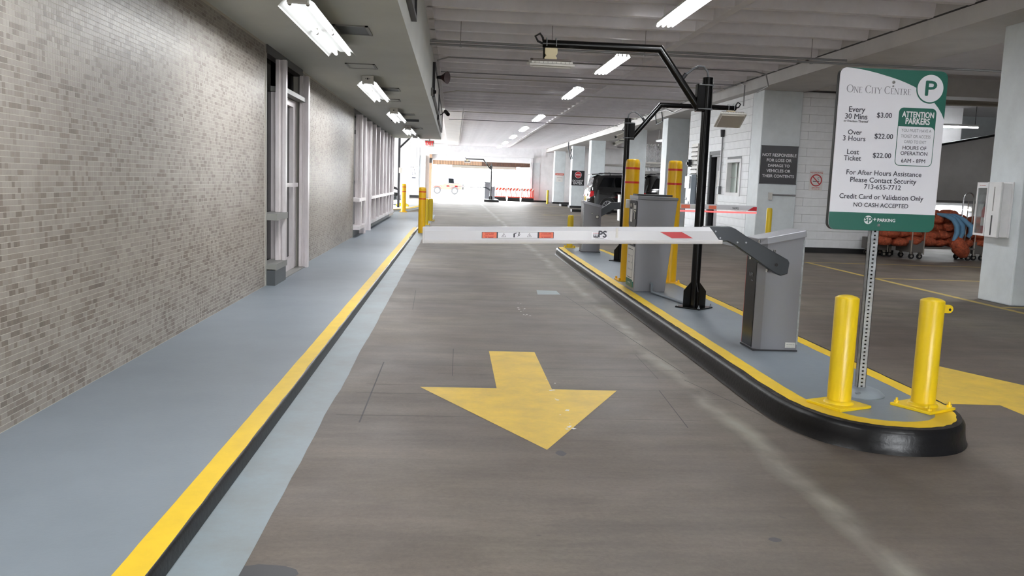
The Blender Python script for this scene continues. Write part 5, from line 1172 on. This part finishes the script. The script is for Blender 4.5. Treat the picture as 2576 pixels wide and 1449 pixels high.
# jeep outside
t = thing('car', 'orange open jeep with dark soft top outside the exit', 'car', (-2.25, 90, 0))
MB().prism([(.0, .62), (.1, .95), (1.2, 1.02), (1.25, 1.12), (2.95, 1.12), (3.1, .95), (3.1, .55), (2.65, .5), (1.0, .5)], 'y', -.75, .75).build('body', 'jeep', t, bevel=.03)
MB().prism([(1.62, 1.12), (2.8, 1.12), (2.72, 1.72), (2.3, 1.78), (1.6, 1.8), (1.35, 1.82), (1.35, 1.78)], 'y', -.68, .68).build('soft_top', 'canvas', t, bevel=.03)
for s in (-1, 1):
    MB().prism([(1.72, 1.2), (2.25, 1.18), (2.2, 1.62), (1.7, 1.64)], 'y', s * .66, s * .69).build('side_window', 'glass', t, smooth=False)
    for x_ in (.55, 2.35):
        wv = MB().cyl((x_, s * .6, .38), (x_, s * .85, .38), .38, n=22).build('wheel', 'tyre', t); MB().cyl((x_, s * .84, .38), (x_, s * .86, .38), .22, n=18).build('rim', 'alloy', wv)
        MB().prism([(x_ - .5, .6), (x_ - .42, .8), (x_ - .25, .9), (x_ + .25, .9), (x_ + .5, .58), (x_ + .44, .58), (x_ + .22, .84), (x_ - .22, .84)], 'y', s * .62, s * .95).build('fender', 'dark', t)
MB().cyl((3.12, 0, .85), (3.3, 0, .85), .34, n=20).build('spare_wheel', 'tyre', t); MB().box((-.12, -.7, .42), (.02, .7, .56)).build('front_bumper', 'dark', t)
MB().box((3.1, -.72, .8), (3.14, -.6, .95)).build('taillight', 'taillight', t)

# ================================================================== FAR END
ib = struct(MB().box((2.2, 62.3, 0), (3.3, 68.0, ZI)).build('sidewalk_exit', 'column', smooth=False)); MB().box((2.22, 62.22, 0), (3.28, 62.32, .16)).build('curb_face', 'blackbase', ib)
g3, _ = make_gate('distant grey gate lowering a thin boom beside the daylight exit', (2.68, 63.7, ZI))
MB().prism([(-.55, .86), (-.5, .93), (-.3, .92), (.12, .68), (.1, .6), (.02, .6), (-.32, .82), (-.52, .83)], 'y', -.2, -.12).build('arm_bracket', 'armgrey', g3); MB().cyl((.06, -.12, .66), (.06, 0, .66), .05, n=12).build('hub', 'dark', g3)
b3 = boom_mesh(-3.3, -.5, .84, .82, [(-.02, 0), (-.02, .08), (.02, .08), (.02, 0)], 0, -.17).build('boom', 'boomlow', g3)
for x_ in (-3.2, -2.6): MB().box((x_, -.192, .84), (x_ + .2, -.19, .92)).build('red_marker', 'red', b3)
t = thing('pay_station', 'dark grey ticket machine behind the distant gate at the exit', 'ticket machine', (2.36, 65.6, ZI)); MB().box((0, 0, 0), (.46, .45, 1.2)).build('cabinet', 'cab2', t, bevel=.02); MB().box((-.01, .05, 1.2), (.47, .4, 1.26)).build('top_cap', 'dark', t); MB().box((-.015, .1, .8), (0, .35, 1.1)).build('fascia', 'dark', t)
for x_, wd, lab in ((2.5, .14, 'narrow grey panel on a post left of the distant gantry pole'), (3.05, .34, 'wide grey panel on a post right of the distant gantry pole')):
    t = thing('display_panel', lab, 'panel', (x_, 69.6, 0)); MB().box((-wd / 2, -.04, 1.25), (wd / 2, .04, 2.3)).build('board', 'cab', t); MB().cyl((0, 0, 0), (0, 0, 1.3), .04, n=10).build('post', 'cab2', t)
def make_barricade(label, loc):
    t = thing('barricade', label, 'barricade', loc)
    tb = MB().box((0, -.04, .82), (1.02, .04, 1.04)).build('top_board', 'barr', t, bevel=.01)
    for k in range(4):
        a = .02 + .25 * k; MB().add([(a, -.046, .835), (a + .13, -.046, .835), (a + .25, -.046, 1.03), (a + .12, -.046, 1.03)], [(0, 1, 2, 3)]).build('white_stripe', 'barw', tb, smooth=False)
    for k in range(7):
        MB().box((.06 + .135 * k, -.025, .3), (.115 + .135 * k, .025, .82)).build('slat', 'barr', t)
    MB().box((0, -.035, .28), (1.02, .035, .36)).build('lower_rail', 'barr', t); MB().box((0, -.04, .3), (.05, .04, 1.0)).box((.97, -.04, .3), (1.02, .04, 1.0)).build('end_post', 'barr', t)
    MB().prism([(.02, 0), (1.02, 0), (.98, .28), (.06, .28)], 'y', -.17, .17).build('base', 'rubber', t, bevel=.01)
    return t
ba = make_barricade('orange striped barricade nearest the distant gate', (3.12, 67.4, 0))
for k, lab in enumerate(('middle orange striped barricade of the three at the exit', 'orange striped barricade at the right end by the white jamb')):
    c = copy_tree(ba); c.location = (4.2 + 1.07 * k, 67.3 - .1 * k, 0); c['label'] = lab
# rolled-up shutter over the exit
t = thing('roller_shutter', 'brown rolled up slatted shutter over the daylight exit', 'shutter', (-1.7, YF - .32, 2.65))
MB().box((-.05, -.1, .33), (7.68, .3, .42)).build('hood', 'white', t); 
for k in range(62): MB().box((.02 + .1235 * k, -.06, .03), (.02 + .1235 * k + .1, .0, .33)).build('slat', 'shutter' if k > 30 else 'shutterl', t, smooth=False)
MB().box((0, 0, .0), (7.63, .14, .34)).build('roll', 'header', t); MB().box((1.5, .3, -.2), (6.6, .42, .02)).build('guide_bar', 'panelb', t)
MB().box((-.25, -.16, .1), (-.03, .1, .48)).build('motor', 'header', t)
t = thing('brace', 'dark diagonal brace post at the end of the window wall', 'brace', (-2.55, 40.2, 0)); MB().box((-.05, -.05, 0), (.05, .05, 3.3)).build('post', 'dark', t); MB().tube([(0, 0, 2.85), (.5, 0, 3.35)], .05, 6).build('strut', 'dark', t); MB().box((0, -.1, 1.7), (.15, .0, 1.95)).build('switch_box', 'panelw', t)
conduit('looped pale cable hanging down the far left wall', [(-2.95, YF - .4, 3.9), (-2.95, YF - .42, 1.0), (-2.88, YF - .42, .75), (-2.8, YF - .42, .8), (-2.75, YF - .42, 1.1), (-2.7, YF - .42, 3.9)], .03)
# breeze-block screen and pipes between the far columns
t = thing('breeze_block_screen', 'white pierced breeze block screen seen between the columns', 'screen', (10.9, 50.05, 2.41))
for i in range(3):
    for j in range(4):
        mb = MB(); cx_, cz_ = i * .4 + .2, j * .4 + .2; d = .04
        mb.box((cx_ - .2, 0, cz_ - .2), (cx_ + .2, .15, cz_ - .17)).box((cx_ - .2, 0, cz_ - .17), (cx_ - .17, .15, cz_ + .2)).cbox((cx_, .075, cz_), (.46, .15, d), (0, PI / 4, 0)).cbox((cx_, .075, cz_), (.46, .15, d), (0, -PI / 4, 0)).cbox((cx_, .075, cz_), (.36, .15, d)).cbox((cx_, .075, cz_), (d, .15, .36))
        mb.build('breeze_block', 'white', t, smooth=False)
struct(MB().box((8.3, 50.0, 0), (25.7, 50.3, 2.4)).box((13.2, 50, 2.4), (25.7, 50.3, 4.4)).build('wall_parking', 'beam'))
conduit('white pipe crossing between the columns behind the bollards', [(8.2, 37.2, 2.5), (25.6, 37.2, 2.7)], .06, 'pipewhite')
conduit('white pipe crossing behind the camera column', [(8.26, 47.4, 2.6), (25.6, 47.4, 2.8)], .06, 'pipewhite')

# cables and fittings on the distant columns
def cable(label, pts, r=.02, mt='hose'): return tag(MB().tube(pts, r, 6).build('cable_bundle', mt), label, 'cable')
cable('looped dark cables at the top of the do not enter column', [(7.14, 54.2, 4.1), (7.13, 54.2, 3.75), (7.2, 54.1, 3.3), (7.3, 54.1, 3.05), (7.42, 54.3, 3.1), (7.3, 54.2, 3.4), (7.38, 54.35, 3.7)], .035)
cable('dark cables running down the column behind the left tall bollard', [(7.16, 35.4, 4.12), (7.15, 36.2, 4.05), (7.15, 36.9, 3.87), (7.42, 37.0, 3.78), (7.42, 37.0, 3.4), (7.4, 37.0, 3.2)], .022)
cable('dark cable frame under the beam end by the smaller arm', [(7.17, 30.0, 4.12), (7.16, 29.7, 3.75), (7.16, 30.6, 3.7), (7.17, 30.9, 4.05), (7.17, 32.5, 4.1)], .02)
cable('grey cables along the beam between block wall and column', [(7.17, 27.2, 4.0), (7.18, 28.4, 3.95), (7.17, 29.2, 4.1), (7.18, 31, 4.14)], .02, 'conduit')
t = thing('storage_bin', 'white ribbed plastic bin beside the column behind the left tall bollard', 'bin', (7.12, 36.5, 0))
MB().prism([(-.02, 0), (.3, 0), (.32, 1.1), (-.05, 1.1)], 'y', -.2, .2).build('body', 'panelw', t)
for q in range(5): MB().prism([(.0 + .065 * q, .05), (.025 + .065 * q, .05), (.025 + .065 * q, 1.0), (.0 + .065 * q, 1.0)], 'y', -.215, -.2).build('rib', 'white', t, smooth=False)
